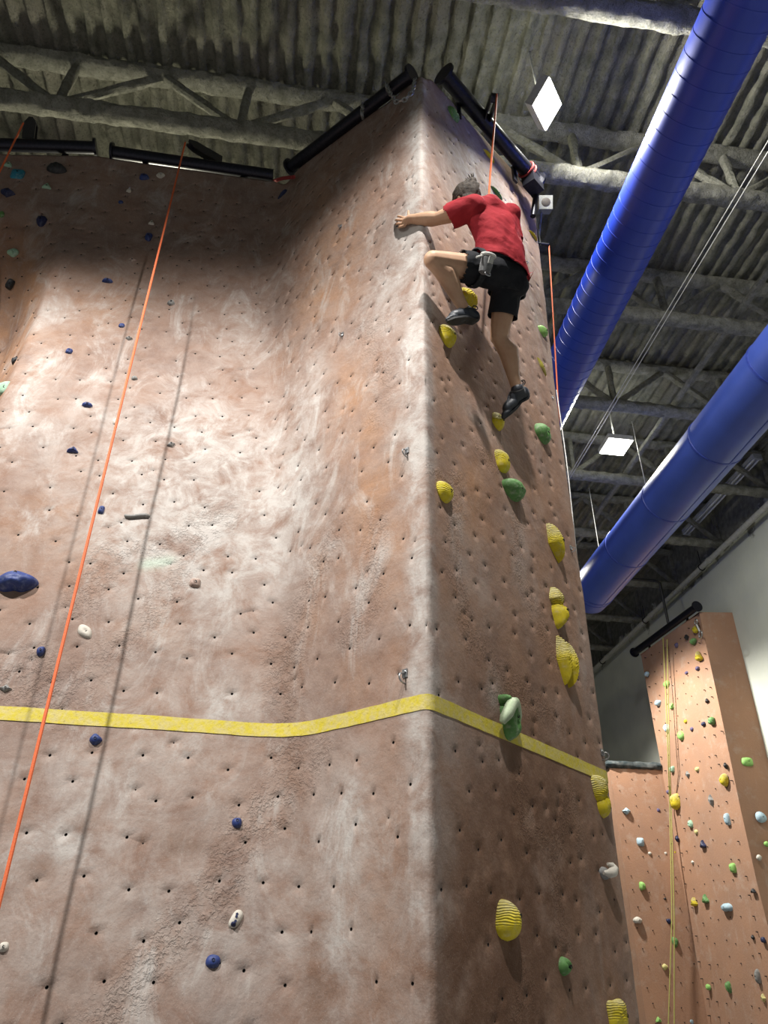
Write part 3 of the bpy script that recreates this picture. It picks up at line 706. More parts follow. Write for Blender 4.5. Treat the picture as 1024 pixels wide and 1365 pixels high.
def bone(mb, a, b, c):
    f = dome(mb, a, b, c, 'drop', (0, 0), 2.2, .6, None, 31, 10, 24, rot=math.radians(155))
    dome(mb, a*.55, b*.30, c*1.2, 'oval', off=(-a*.35, -b*.55), seed=33, mi=1)
    for k in range(3):
        x, y, z = f(.1+.28*abs(k-1), (2.1 if k == 0 else -1.1)+.0)
        mb.add(*_disc(x, y, z+.002, .006), 1)
    return None
def _disc(x, y, z, r):
    vs = [(x+r*math.cos(q), y+r*math.sin(q), z) for q in np.linspace(0, 2*math.pi, 8, endpoint=False)]
    return vs, [tuple(range(8))]
make_hold(315, 1224, 16, 29, ['white', 'navy'], 'white bone-shaped hold with three holes, above the lowest blue hold', surface=small_surface, build=bone, cr=.6)
# small blue-black block in the inner corner below the top
make_hold(374, 260, 14, 14, 'navy', 'small dark blue diamond block in the inner corner below the top bars', surface=small_surface, kind='box', rot=45, cr=.7)

# bolt hangers
METAL = mat('zinc_steel', (.42, .43, .44), (.30, .31, .32), .35, .9, bump=.05)
DARKM = mat('dark_steel', (.012, .013, .022), (.02, .02, .03), .38, .6, nscale=40, bump=.08)
def hanger(px, py, size, label, rot=0):
    p, n = main_surface(px, py); S, Uv, N = frame_at(p, n); k = size
    t = thing('bolt_hanger', label, 'bolt hanger', p, 'bolt hangers on the climbing wall')
    mb = MB(); mb.box(p+N*.004, S*.5*k, Uv*.7*k, N*.004); mb.box(p+N*.35*k-Uv*.5*k, S*.08*k, Uv*.4*k, N*.35*k); obj('plate', mb, METAL, t)
    mb = MB(); mb.torus(p+N*.45*k-Uv*.9*k, S, .8*k, .16*k, 1.15*k, Uv, seg=16, cs=6); obj('ring', mb, METAL, t)
    mb = MB(); mb.tube([p+N*.005+Uv*.2*k, p+N*.014+Uv*.2*k], .28*k, 6); obj('bolt', mb, METAL, t)
for a_ in [(541, 898, .030, 'bolt hanger on the middle face just above the yellow line'), (543, 601, .028, 'bolt hanger beside the chalky corner at mid height'), (457, 446, .024, 'bolt hanger in the center of the middle face'),
           (455, 302, .022, 'highest bolt hanger on the middle face'), (699, 350, .026, 'bolt hanger right of the climber\'s shorts'), (736, 530, .015, 'small bolt hanger right of the climber\'s lower shoe'),
           (761, 730, .024, 'bolt hanger right beside the long yellow wedge hold'), (768, 891, .015, 'dark bolt hanger right of the yellow leaf hold'), (802, 1003, .028, 'bolt hanger at the right end of the yellow line')]: hanger(*a_)

# ------------------------------------------------------------------ top bars, brackets, chains, ropes
ROPE = mat('orange_rope', (.72, .15, .045), (.60, .11, .035), .7, nscale=160, bump=.3, bdist=.002)
BLACK = mat('black_plastic', (.014, .014, .015), (.022, .022, .024), .5, nscale=60, bump=.08)
def top_bar(p0, p1, r, label, flanges=(1, 1), group=None):
    p0, p1 = np.asarray(p0, float), np.asarray(p1, float); d = (p1-p0)/np.linalg.norm(p1-p0)
    t = thing('top_bar', label, 'bar', p0)
    mb = MB(); mb.tube(list(np.linspace(0, 1, 12)[:, None]*(p1-p0)+p0), r, 20); obj('pipe', mb, DARKM, t)
    for f, p in zip(flanges, (p0, p1)):
        if f: mb = MB(); mb.tube([p-d*.012, p+d*.012], r*1.5, 20); obj('flange', mb, DARKM, t)
    # stand-offs back to the wall
    for k in (.2, .8):
        q = p0+(p1-p0)*k; mb = MB(); bk = nz_(np.cross(d, EZ)); bk = bk if bk.dot(q-CAM) > 0 else -bk; mb.box(q+bk*.085-EZ*.12, d*.03, bk*.012, EZ*.12); obj('bracket', mb, DARKM, t)
    return t
def ext_hit(px, py, which, off=0):
    """point of a face's upward extension, off metres in front of it"""
    if which == 'M': return onplane(px, py, A+nM*off, nM)
    if which == 'R': return onplane(px, py, A+nR*off, nR)
    B = A+tM*1.81; return onplane(px, py, B+nL*off, nL)
zL = uz(200, 222)[1]+.14
b1a = ext_hit(-90, 190, 'L', .02); b1b = ext_hit(127, 197, 'L', .02); b2a = ext_hit(150, 203, 'L', .02); b2b = ext_hit(364, 234, 'L', .02)
top_bar(b1a, b1b, .062, 'black top bar at the far left, over the left face', (0, 1))
top_bar(b2a, b2b, .062, 'black top bar over the left face carrying the orange rope', (1, 0))
b3a = ext_hit(387, 223, 'M', .05); b3b = ext_hit(549, 99, 'M', .05); top_bar(b3a, b3b, .060, 'black top bar over the middle face with two chains', (1, 1))
b4a = at_h(592, 99, 8.62); b4b = at_h(716, 243, 8.62); top_bar(b4a, b4b, .075, 'black top bar over the right face above the climber', (1, 1))
def lug(base, tip, wdir, label, wid=.05):
    """flat black belay bracket, a tapering plate with a groove for the rope"""
    base, tip = np.asarray(base, float), np.asarray(tip, float); d = tip-base; L = np.linalg.norm(d); d /= L; wdir = np.asarray(wdir, float)-d*np.dot(wdir, d); wdir /= np.linalg.norm(wdir); n = np.cross(d, wdir)
    t = thing('belay_bracket', label, 'bracket', base)
    mb = MB()
    for sgn in (-1, 1):
        prof = [(-.02, -wid*.9), (L*.3, -wid*1.1), (L*.8, -wid*.95), (L, -wid*.3), (L, wid*.3), (L*.75, wid*.9), (-.02, wid*.9)]
        c = base+n*sgn*.028
        vs = [c+d*x+wdir*y+n*s*.006 for s in (-1, 1) for x, y in prof]; m = len(prof)
        mb.add(vs, [tuple(range(m))[::-1], tuple(range(m, 2*m))]+[(i, (i+1) % m, m+(i+1) % m, m+i) for i in range(m)])
    obj('side_plate', mb, BLACK, t, smooth=False)
    mb = MB(); mb.tube([tip-d*.05-n*.03, tip-d*.05+n*.03], wid*.75, 16); obj('pulley', mb, DARKM, t)
    return t
# left rope bracket, second rope bracket, bracket above the climber
q1 = b1a+(b1b-b1a)*((35+90)/217.0)
lug(q1+EZ*.04, q1+EZ*.30-EX*.02+nL*.10, EX, 'black rope bracket standing on the far left top bar', .06)
r1t = q1+EZ*.26+nL*.14
q2 = onplane(292, 214, b2a, nL); tip2 = onplane(250, 190, b2a+nL*.16, nL)
lug(q2, tip2, EZ, 'slanted black rope bracket on the second top bar from the left', .055)
q4 = b4a+(b4b-b4a)*.42; tip4 = onplane(660, 126, A+nR*.36, nR)
lug(q4+EZ*.03, tip4, EZ, 'black rope bracket on the bar above the climber', .055)
def rope(pts, r, m, label, name='climbing_rope', group=None, cat='rope', sub=6):
    pts = [np.asarray(p, float) for p in pts]; out = []
    for a, b in zip(pts[:-1], pts[1:]): out += [a+(b-a)*k/sub for k in range(sub)]
    out.append(pts[-1]); mb = MB(); mb.tube(out, r, 8); return tag(obj(name, mb, m), label, cat, group)
B_L = lambda off: A+tM*1.2+nL*off
rope([onplane(31, 164, q1+nL*.16, nL), onplane(-2, 232, q1+nL*.17, nL), onplane(-60, 360, q1+nL*.2, nL), onplane(-60, 360, q1+nL*.2, nL)*np.array([1, 1, 0])+np.array([-.5, -.6, .6])], .008, ROPE, 'short orange rope at the top left frame edge')
rt = onplane(247, 190, b2a+nL*.17, nL)
pm1 = main_surface(158, 560); pm2 = main_surface(63, 935); pm3 = main_surface(12, 1190)
def front(px, py, off):
    p, n = main_surface(px, py); return onplane(px, py, p+nL*off, nL)
rb = front(0, 1200, .30); rd = (rb-rt); 
rope([rt, rt+rd*.5+np.array([0, 0, -.012]), rb, rb+rd*.14], .0085, ROPE, 'long orange rope hanging down across the left face', sub=14)
# ------------------------------------------------------------------ climber's rope is added with the climber
def chain(path, label, r=.013):
    path = [np.asarray(p, float) for p in path]; t = thing('chain', label, 'chain', path[0], 'anchor chains on the middle top bar')
    L = 0; pts = []; step = .042
    seg = [np.linalg.norm(b-a) for a, b in zip(path[:-1], path[1:])]; tot = sum(seg); n = int(tot/step)
    for i in range(n+1):
        d = i*step; k = 0
        while k < len(seg)-1 and d > seg[k]: d -= seg[k]; k += 1
        pts.append((path[k]+(path[k+1]-path[k])*min(1, d/seg[k]), (path[k+1]-path[k])/seg[k]))
    for i, (p, d) in enumerate(pts):
        a = np.cross(d, [.3, .5, .81]); a /= np.linalg.norm(a); b = np.cross(d, a); nrm = a if i % 2 else b
        mb = MB(); mb.torus(p, nrm, .026, .0075, .016, d, seg=12, cs=6); obj('chain_link', mb, METAL, t)
    mb = MB(); e, d = pts[-1]; mb.torus(e+np.array([0, 0, -.035]), nM*.5+tM, .036, .009, seg=16, cs=6); obj('anchor_ring', mb, METAL, t)
def m_at(px, py, off): return onplane(px, py, A+nM*off, nM)
chain([m_at(486, 137, .02), m_at(483, 141, .13), m_at(483, 152, .14)], 'short chain draped over the middle top bar, nearer the inner corner')
chain([m_at(553, 106, .02), m_at(550, 122, .07), m_at(540, 133, .09), m_at(528, 136, .11), m_at(520, 124, .14), m_at(515, 112, .12)], 'looped chain at the summit end of the middle top bar')
# red webbing at the joint of the left and middle bars, and at the right end of the right bar
RED = mat('red_webbing', (.30, .03, .03), (.22, .02, .02), .8, nscale=120, bump=.2)
mb = MB(); e0 = m_at(363, 242, .06); e1 = m_at(392, 236, .06); mb.tube([e0, (e0+e1)/2+EZ*.02, e1], .018, 8); tag(obj('webbing_strap', mb, RED), 'dark red strap joining the left and middle top bars', 'strap')
e0 = b4b-(b4b-b4a)*.13; d4 = (b4b-b4a)/np.linalg.norm(b4b-b4a); mb = MB(); mb.torus(e0, d4, .088, .012, seg=20, cs=6); mb.torus(e0+d4*.05, d4, .088, .012, seg=20, cs=6); tag(obj('webbing_strap', mb, RED), 'red strap wrapped around the lower end of the right top bar', 'strap')
# block under the right end of the bar and post behind it
t = thing('bar_mount', 'dark block clamp holding the lower right end of the right top bar', 'mount', b4b)
mb = MB(); c4 = b4b-d4*.10-nR*.0-EZ*.13; mb.box(c4, d4*.09, nR*.07, EZ*.09); obj('clamp_block', mb, DARKM, t, smooth=False)
mb = MB(); mb.tube([b4b-EZ*.05, b4b-EZ*.5-nR*.1], .03, 10); obj('post', mb, DARKM, t)

# fixtures bolted to the hidden right side of the tower
def side(px, py, off): return onplane(px, py, A+tR*(2.0+off), tR)
LG = mat('light_gray_plastic', (.13, .135, .13), None, .5, nscale=60, bump=.04)
c0 = side(726, 273, .10); t = thing('speaker_box', 'light gray box with a round black opening beside the tower\'s top right edge', 'speaker', c0)
fx = np.cross(EZ, -FW); 
mb = MB(); mb.box(c0, M3@np.array([.075, 0, 0]), M3@np.array([0, .075, 0]), M3@np.array([0, 0, .07])); obj('housing', mb, LG, t, smooth=False)
mb = MB(); o_ = c0-M3@np.array([0, 0, .071]); mb.tube([o_+M3@np.array([0, 0, .02]), o_, o_-M3@np.array([0, 0, .004])], [.05, .05, .04], 20); obj('cone', mb, HOLE, t)
mb = MB(); mb.tube([c0+M3@np.array([-.03, .05, .02]), c0+M3@np.array([-.05, .32, .05])], .012, 8); obj('arm', mb, LG, t)
c1 = side(722, 326, .05); t = thing('rope_guide', 'black metal arm at the right edge guiding an orange rope', 'bracket', c1)
mb = MB(); mb.tube([side(713, 325, .0), side(731, 327, .12)], .022, 10); obj('arm', mb, DARKM, t)
mb = MB(); mb.box(side(722, 332, .05), M3@np.array([.03, 0, 0]), M3@np.array([0, .03, 0]), M3@np.array([0, 0, .03])); obj('mount_plate', mb, DARKM, t, smooth=False)
rr0 = side(732, 328, .13); rr1 = onplane(745.5, 560, rr0, tR)
rope([rr0, rr1, onplane(741, 640, rr0, tR), onplane(728, 800, rr0, tR)], .007, ROPE, 'orange rope hanging down past the tower\'s right edge', sub=8)
mb = MB(); mb.tube([side(712, 262, .04), side(714, 290, .06), side(720, 320, .05), side(721, 330, .04)], .008, 6); tag(obj('cable', mb, BLACK), 'thin black cable running down the tower\'s right edge by the gray box', 'cable')

# ------------------------------------------------------------------ ducts
def duct_mat(name, c, rough):
    t = NT(name).set(rough, 0, .5); t.b.inputs['Coat Weight'].default_value = .2; t.b.inputs['Coat Roughness'].default_value = .25
    t.base(t.mix(t.ramp(t.noise(2.2, 4), .3, .7), c, tuple(q*.85 for q in c))); t.bump(t.noise(5, 3), .08, .02); return t.m
DUCT1 = duct_mat('blue_duct_gloss', (.012, .042, .44), .40); DUCT2 = duct_mat('blue_duct_satin', (.045, .085, .40), .46)
DSEAM = mat('blue_duct_seam', (.03, .06, .36), (.02, .04, .25), .45, bump=.05)
def duct(x, z, r, y0, y1, m, step, label, ribs=0, cap=False, long_seam=None):
    t = thing('air_duct', label, 'duct', W(x, y0, z)); y = y0; k = 0
    while y < y1-.01:
        ye = min(y1, y+step); ys = []; rs = []
        if ribs:
            n = max(1, int(round((ye-y)/ribs)))
            for i in range(n):
                a = y+(ye-y)*i/n; L = (ye-y)/n
                ys += [a, a+.0012, a+.0095, a+.0107]; rs += [r, r+.003, r+.003, r]
            ys.append(ye); rs.append(r)
        else: ys = list(np.linspace(y, ye, 6)); rs = [r]*6
        mb = MB(); mb.tube([W(x, q, z) for q in ys], rs, 48, cap=False); obj('duct_section', mb, m, t)
        if not ribs: mb = MB(); mb.tube([W(x, ye-.02, z), W(x, ye-.015, z), W(x, ye+.015, z), W(x, ye+.02, z)], [r, r+.008, r+.008, r], 48, cap=False); obj('seam_ring', mb, DSEAM, t)
        y = ye
    if cap:
        mb = MB(); mb.tube([W(x, y1, z), W(x, y1+.28, z), W(x, y1+.32, z), W(x, y1+.325, z)], [r, r*.985, r*.93, r*.5], 48); obj('end_cap', mb, m, t)
    if long_seam:
        for a in long_seam:
            d = EX*math.sin(a)-EZ*math.cos(a); tn = EX*math.cos(a)+EZ*math.sin(a)
            mb = MB(); mb.box(W(x, (y0+y1)/2, z)+d*(r+.001), tn*.010, EY*(y1-y0)/2, d*.004); obj('weld_seam', mb, DSEAM, t)
    return t
duct(2.97, 7.95, .285, -1.5, 14.0, DUCT1, 1.5, 'glossy blue round air duct at the top right with closely spaced rings', ribs=.15)
duct(5.07, 7.4, .375, -1.7, 11.0, DUCT2, 1.40, 'plain blue air duct with a closed end, lower right of the other', cap=True, long_seam=[.25])
WIRE = mat('steel_wire', (.5, .5, .48), None, .5, .5, bump=0)
for (px, py, qx, qy, zb, lab) in [(845, 560, 861, 643, 7.74, 'thin wire holding the lower blue duct, right of the small lamp'), (784, 648, 799, 722, 7.74, 'thin wire holding the lower blue duct near its closed end')]:
    a = at_h(px, py, 9.15); b = W(4.95, rxy(a)[1], 7.74); rope([W(4.95, rxy(a)[1], 9.12), b], .006, WIRE, lab, 'hanger_wire', cat='wire', sub=2)
rope([side(742, 520, .03), side(752, 590, .04), side(758, 636, .04), side(775, 800, .02)], .005, WIRE, 'thin pale cord hanging along the right edge of the tower', 'cord', cat='cord', sub=4)
rope([W(4.30, -1, 8.8), W(4.28, 10.2, 8.82)], .006, WIRE, 'upper of two parallel tension cables between the ducts', 'tension_cable', cat='cable', sub=4)
rope([W(4.37, -1, 8.78), W(4.31, 10.2, 8.80)], .006, WIRE, 'lower of two parallel tension cables between the ducts', 'tension_cable', cat='cable', sub=4)

# ------------------------------------------------------------------ lamps in view
t = NT('lit_lens'); t.base((.9, .9, .85)); t.b.inputs['Emission Color'].default_value = (1, .98, .90, 1); t.b.inputs['Emission Strength'].default_value = 18; LENS = t.m
HOUS = mat('lamp_housing', (.40, .40, .38), None, .5, nscale=40, bump=.05)
def bay_lamp(c, u, v, n, label, watts):
    c, u, v, n = [np.asarray(q, float) for q in (c, u, v, n)]; n /= np.linalg.norm(n)
    t = thing('bay_lamp', label, 'lamp', c)
    mb = MB(); mb.box(c-n*.05, u*1.06, v*1.06, n*.045); obj('housing', mb, HOUS, t, smooth=False)
    mb = MB(); mb.box(c+n*.0, u, v, n*.008); obj('lens', mb, LENS, t, smooth=False)
    mb = MB(); mb.tube([c-n*.09, np.array([(c-n*.12)[0], (c-n*.12)[1], 10.17])], .012, 8); obj('stem', mb, HOUS, t)
    g = bpy.data.lights.new('lamp_light', 'POINT'); g.energy = 24; g.color = (1, 1, .84); g.shadow_soft_size = .12   # added unseen light behind the lamp for a glow on the deck
    og = bpy.data.objects.new('lamp_light', g); COL.objects.link(og); og.location = vec(c-n*.26+EZ*.08)
    l = bpy.data.lights.new('lamp_light', 'AREA'); l.shape = 'RECTANGLE'; l.size = 2*np.linalg.norm(u); l.size_y = 2*np.linalg.norm(v); l.energy = watts; l.color = (1, .97, .88)
    o = bpy.data.objects.new('lamp_light', l); COL.objects.link(o); zc_ = -n; xc = u/np.linalg.norm(u); yc = np.cross(zc_, xc); p = c+n*.03
    o.matrix_world = Matrix(((xc[0], yc[0], zc_[0], p[0]), (xc[1], yc[1], zc_[1], p[1]), (xc[2], yc[2], zc_[2], p[2]), (0, 0, 0, 1)))
    return t
# lamp A: corners measured at lamp height; the panel is tipped towards the duct
la = [at_h(*q, 9.05) for q in ((733, 104), (748, 138), (728, 174), (711, 140))]
cA = sum(la)/4; lg = (la[0]-la[2])/2; vw = cA-CAM; vw /= np.linalg.norm(vw)
sh = (la[1]-la[3])/2; sh -= vw*sh.dot(vw)*1.0; L_ = np.linalg.norm(lg); sdir = sh/np.linalg.norm(sh)
half = (sh+vw*math.sqrt(max(0, L_**2-np.linalg.norm(sh)**2))*1.0)      # the far half of the short diagonal rises away from the viewer
nA = np.cross(lg, half); nA = nA if nA.dot(vw) < 0 else -nA
bay_lamp(cA, (lg+half)/2, (lg-half)/2, nA, 'tilted square flood lamp glowing white beside the tower top', 270)
lb = [at_h(*q, 9.0) for q in ((808, 583), (843, 588.5), (832, 608), (803, 603))]
cB = sum(lb)/4; bay_lamp(cB, EX*.205, EY*.205, -EZ, 'smaller glowing white bay lamp between the two ducts', 230)
# unlit fluorescent strip
t = thing('strip_light', 'unlit twin tube fluorescent fixture near the gray wall', 'lamp', W(8.06, 9.64, 9.72))
SILV = mat('strip_housing', (.50, .52, .56), None, .4, .3, nscale=40, bump=.03); TUBE = mat('tube_glass', (.62, .64, .68), None, .25, bump=0)
mb = MB(); mb.box(W(8.06, 11.04, 9.76), EX*.085, EY*1.4, EZ*.03); obj('housing', mb, SILV, t, smooth=False)
for dx in (-.045, .045): mb = MB(); mb.tube([W(8.06+dx, 9.68, 9.70), W(8.06+dx, 12.4, 9.70)], .02, 10); obj('tube', mb, TUBE, t)
for y in (9.66, 12.42): mb = MB(); mb.box(W(8.06, y, 9.71), EX*.085, EY*.02, EZ*.035); obj('end_cap', mb, SILV, t, smooth=False)
# sprinkler pipe with hangers
PIPE = mat('painted_pipe', (.42, .42, .38), (.34, .34, .31), .6, nscale=20, bump=.1)
t = thing('sprinkler_pipe', 'pale gray sprinkler pipe running along the top of the gray wall', 'pipe', W(8.24, 0, 8.9))
mb = MB(); mb.tube([W(8.24, y, 8.9) for y in np.linspace(-2, 29, 20)], .055, 14); obj('pipe', mb, PIPE, t)
for y in np.arange(1.0, 29, 1.86*1.5):
    mb = MB(); mb.tube([W(8.24, y-.03, 8.9), W(8.24, y+.03, 8.9)], .068, 14); obj('coupling', mb, PIPE, t)
    mb = MB(); mb.torus(W(8.24, y+.3, 8.9), EY, .07, .012, seg=18, cs=6); mb.tube([W(8.24, y+.3, 8.97), W(8.24, y+.3, 9.3)], .008, 6); obj('pipe_hanger', mb, DARKM, t)

# ------------------------------------------------------------------ far climbing tower on the right wall
def far_material():
    t = NT('far_tower_concrete').set(.88, 0, .25)
    c = t.mix(t.ramp(t.noise(1.3, 6, .6), .3, .7), (.36, .205, .13), (.31, .185, .125)); c = t.mix(t.math('MULTIPLY', t.ramp(t.noise(4, 7, .7), .5, .75), .55), c, (.42, .33, .27))
    c = t.mix(t.math('MULTIPLY', t.ramp(t.noise(2.2, 7, .7, t.stretch(2.5, 2.5, .5)), .55, .8), .4), c, (.46, .38, .32)); t.base(c)
    t.bump(t.noise(30, 6, .65), .35, .012); return t.m
FARM = far_material(); zT = 7.72
C2 = at_h(932, 816, zT); C3 = at_h(853, 873, zT); dF = C3-C2; dF /= np.linalg.norm(dF); nF = np.cross(dF, EZ); nF = nF if nF.dot(CAM-C2) > 0 else -nF
def fsz(px, py): p = onplane(px, py, C2, nF); return (p-C2).dot(dF), p[2]
ar = [fsz(*q) for q in ((932, 816), (960, 945), (987, 1076), (1010, 1180), (1024, 1235))]; le = [fsz(*q) for q in ((853, 873), (866, 945), (880, 1022))]
ar.append((ar[-1][0]+(ar[-1][0]-ar[0][0])*ar[-1][1]/(ar[0][1]-ar[-1][1])*1., 0.0)); ar = sorted(ar, key=lambda q: q[1]); le = sorted(le, key=lambda q: q[1])
def s_ar(z): return np.interp(z, [q[1] for q in ar], [q[0] for q in ar])
def s_le(z): return np.interp(z, [q[1] for q in le], [q[0] for q in le])
zLow = fsz(878, 1026)[1]; sLow = fsz(880, 1025)[0]
def Fp(s, z, off=0): p = C2+dF*s+nF*off; p = np.array(p); p[2] = z; return p
def far_grid(f0, f1, z0, z1, nc, nr, fn):
    G = np.zeros((nr, nc, 3))
    for i, z in enumerate(np.linspace(z0, z1, nr)):
        for j, k in enumerate(np.linspace(0, 1, nc)): G[i, j] = fn(f0(z)+(f1(z)-f0(z))*k, z)
    return G
tt = thing('far_climbing_tower', 'smaller terracotta climbing tower standing against the gray wall in the background', 'climbing wall', (C2[0], C2[1], 0))
def und(s, z): return .02*(float(fbm(np.array(s*1.5), np.array(z*1.5), 3., 3))-.5)
mb = MB(); mb.grid(far_grid(s_le, s_ar, 0, zT, 40, 120, lambda s, z: Fp(s, z, und(s, z)+.03*min(1, max(0, (1.0-abs(s-1.25))/.5))-.03)))
mb.grid(np.array([[Fp(s, zT) for s in (s_le(zT), s_ar(zT))], [Fp(s, zT, -.5) for s in (s_le(zT), s_ar(zT))]])); obj('lit_face', mb, FARM, tt)
pw = lambda z: W(XW-.005, rxy(Fp(float(s_ar(zT)), zT))[1]-.05, z)
def pan(k, z):
    a = Fp(float(s_ar(z)), z); ppx = np.interp(z, [0, 5.5, zT], [0, 0, 0]); b = W(XW+.01, rxy(a)[1]-.10, z); return a+(b-a)*k
mb = MB(); mb.grid(far_grid(lambda z: 0, lambda z: 1, 0, zT, 14, 90, pan)); mb.grid(np.array([[pan(0, zT), pan(1, zT)], [pan(0, zT)+EY*.8, pan(1, zT)+EY*.8]])); obj('shaded_face', mb, FARM, tt)
lx = 1.12
def low(k, z): p = Fp(float(s_le(z)), z, -.03)-EX*lx*k+EY*.06*k; return p
def lowret(k, z): p = low(1, z)+(EY*.9-EX*.10)*k; return p
mb = MB(); mb.grid(far_grid(lambda z: 1, lambda z: -.02, 0, zLow, 20, 60, lambda k, z: low(k, z)-EY*und(k+7, z)))
mb.grid(far_grid(lambda z: 1, lambda z: 0, 0, zLow, 6, 30, lowret)); mb.grid(np.array([[low(1, zLow), low(0, zLow)], [lowret(1, zLow), low(0, zLow)+EY*.9]])); obj('low_section', mb, FARM, tt)
mb = MB(); mb.grid(far_grid(lambda z: 0, lambda z: 1, zLow-.2, zT, 4, 20, lambda k, z: Fp(float(s_le(z)), z, -.03)+EX*(1-k)*.75)); obj('left_return', mb, FARM, tt)
PAD = mat('mottled_pad', (.015, .028, .033), (.085, .095, .095), .8, nscale=9, bump=.3)
up_ = EZ*.05; e0, e1, e2 = lowret(.9, zLow)+up_, low(1, zLow)+up_, low(.02, zLow)+up_; PP = [e0+(e1-e0)*k/5 for k in range(5)]+list(np.linspace(0, 1, 16)[:, None]*(e2-e1)+e1)
mb = MB(); mb.tube(PP, .075, 10, jit=.3, seed=4); tag(obj('edge_pad', mb, PAD), 'dark mottled padding lying on the ledge of the far tower', 'pad')
# holes on the far tower
mb = MB(); rg = random.Random(3)
for z in np.arange(.6, zT-.2, .3):
    for s in np.arange(.15, 2.4, .3):
        s2 = s+rg.uniform(-.08, .08); z2 = z+rg.uniform(-.08, .08)
        if s2 < s_ar(z2)+.08 or s2 > s_le(z2)-.08: continue
        c = Fp(s2, z2, .012)
        mb.tube([c-nF*.05, c+nF*.004, c+nF*.001], [.009, .009, .004], 6)
for z in np.arange(.5, zLow-.1, .3):
    for k in np.arange(.1, .95, .26):
        c = low(min(.95, k+rg.uniform(-.05, .05)), z+rg.uniform(-.06, .06))-EY*.012; mb.tube([c+EY*.05, c-EY*.004, c-EY*.001], [.009, .009, .004], 6)
o = obj('bolt_hole', mb, HOLE, tt); o['kind'] = 'stuff'
# top bar
def far_bar(): return top_bar(Fp(-.05, zT+.10, .05), Fp(float(s_le(zT))+.12, zT+.10, .05), .075, 'black top bar of the far climbing tower', (1, 1))
far_bar()
mb = MB(); k0 = at_h(868, 756, 9.1); kx, ky, kz = rxy(k0); jj = Fp(1.15, zT+.15, -.05); jx, jy, _ = rxy(jj)
mb.tube([W(jx-.75, jy+.0, 9.0), W(jx-.1, jy, 9.0), W(jx, jy, 8.95), jj], .03, 10); tag(obj('support_rod', mb, BLACK), 'bent black rod rising from the far tower bar to the ceiling', 'rod')
YROPE = mat('yellow_rope', (.38, .36, .10), (.28, .27, .08), .7, nscale=100, bump=.2)
def low_at(px, py): return onplane(px, py, low(.5, 3.)-EY*.22, EY)
def far_at(px, py, off=.03): return onplane(px, py, C2+nF*off, nF)
rope([far_at(884, 850, .12), far_at(888, 930, .16), far_at(891, 1015, .20), low_at(893, 1075), low_at(896, 1220), low_at(891, 1372)], .011, YROPE, 'left strand of the yellow-green rope on the far tower', sub=5)
rope([far_at(889.5, 852, .12), far_at(891, 930, .16), far_at(893, 1015, .20), low_at(895, 1075), low_at(899, 1220), low_at(899, 1372)], .011, YROPE, 'right strand of the yellow-green rope on the far tower', sub=5)
CRK = mat('dark_joint', (.13, .075, .05), None, .9, bump=.1)
t = thing('quickdraw', 'quickdraw hanging at the top right corner of the far tower', 'quickdraw', far_at(929, 828, .1))
for c, r in ((far_at(928, 829, .1), .05), (far_at(934, 846, .1), .06)): mb = MB(); mb.torus(c, nF+.3*dF, r, .014, r*1.5, EZ, seg=14, cs=6); obj('carabiner', mb, METAL, t)
mb = MB(); mb.tube([far_at(928.5, 832, .1), far_at(933, 842, .1)], .02, 6); obj('sling', mb, WIRE, t)
# far holds
FH = [(926,839,8,10,'yellow','oval'),(914.6,849.6,6,8,'black','lens'),(923,855,9,9,'green','oval'),(901.5,860,5,7,'purple','oval'),(930.6,876,10,15,'yellow','tri'),(929,891,5,6,'purple','oval'),(915,897,5,5,'purple','rock'),(861.5,898.5,6,7,'lightblue','oval'),
 (888,912,9,10,'lightgreen','oval'),(876,937,8,9,'lightblue','oval'),(895,941.6,6,9,'lightgreen','rock'),(942,934,5,6,'black','tri'),(947.5,961,9,11,'green','rock'),(937,965,6,6,'navy','rock'),(913.7,961.6,5,6,'yellow','oval'),(922,972,5,6,'purple','oval'),(888,970.6,8,12,'lightblue','rock'),
 (907,980.6,9,14,'lightgreen','oval'),(895,1025.5,7,9,'mintgreen','rock'),(916.5,1032.6,6,10,'gray','lens'),(929,1025.5,6,7,'paleyellow','oval'),(966.6,1020.7,5,9,'black','lens'),(964,1040,12,17,'yellow','drop'),(890,1055.7,4,6,'purple','oval'),(898.7,1068,12,21,'yellow','box'),
 (947.5,1067,8,16,'gray','lens'),(836,1081,12,10,'lightblue','lens'),(878,1080,6,6,'purple','oval'),(920,1098.5,7,11,'mintgreen','rock'),(968.5,1092,8,17,'lightblue','box'),(927.7,1109,5,7,'paleyellow','oval'),(902,1118,5,9,'navy','lens'),(936.7,1126.5,10,12,'navy','tri'),(854.7,1122,10,12,'lightblue','box'),
 (866.7,1137.5,5,5,'white','oval'),(887.7,1137.5,5,5,'white','oval'),(899.7,1136,5,6,'yellow','oval'),(923,1149.5,4,6,'white','lens'),(976,1157,9,13,'lightgreen','box'),(857,1181,9,13,'lightgreen','rock'),(1003.5,1188,8,7,'black','tri'),(886.8,1198,5,4,'black','lens'),
 (924.7,1203.6,10,13,'yellow','tri'),(940,1199.7,11,14,'green','tri'),(968,1210,16,13,'lightblue','bean'),(851,1227,12,11,'white','bean'),(892,1228,7,8,'navy','rock'),(900.6,1255.5,10,14,'green','rock'),(1003,1249.5,5,7,'black','lens'),(1016.5,1253,6,8,'navy','box'),(887,1289,8,9,'paleyellow','rock'),
 (1009.5,1302.5,8,26,'gray','bean'),(943.5,1316,6,9,'lightgreen','rock'),(970.6,1315.6,9,16,'green','rock'),(1017,1330.5,7,12,'paleyellow','lens'),(878.7,1360,10,9,'lightgreen','tri'),(922.5,1362,6,7,'lightblue','oval')]
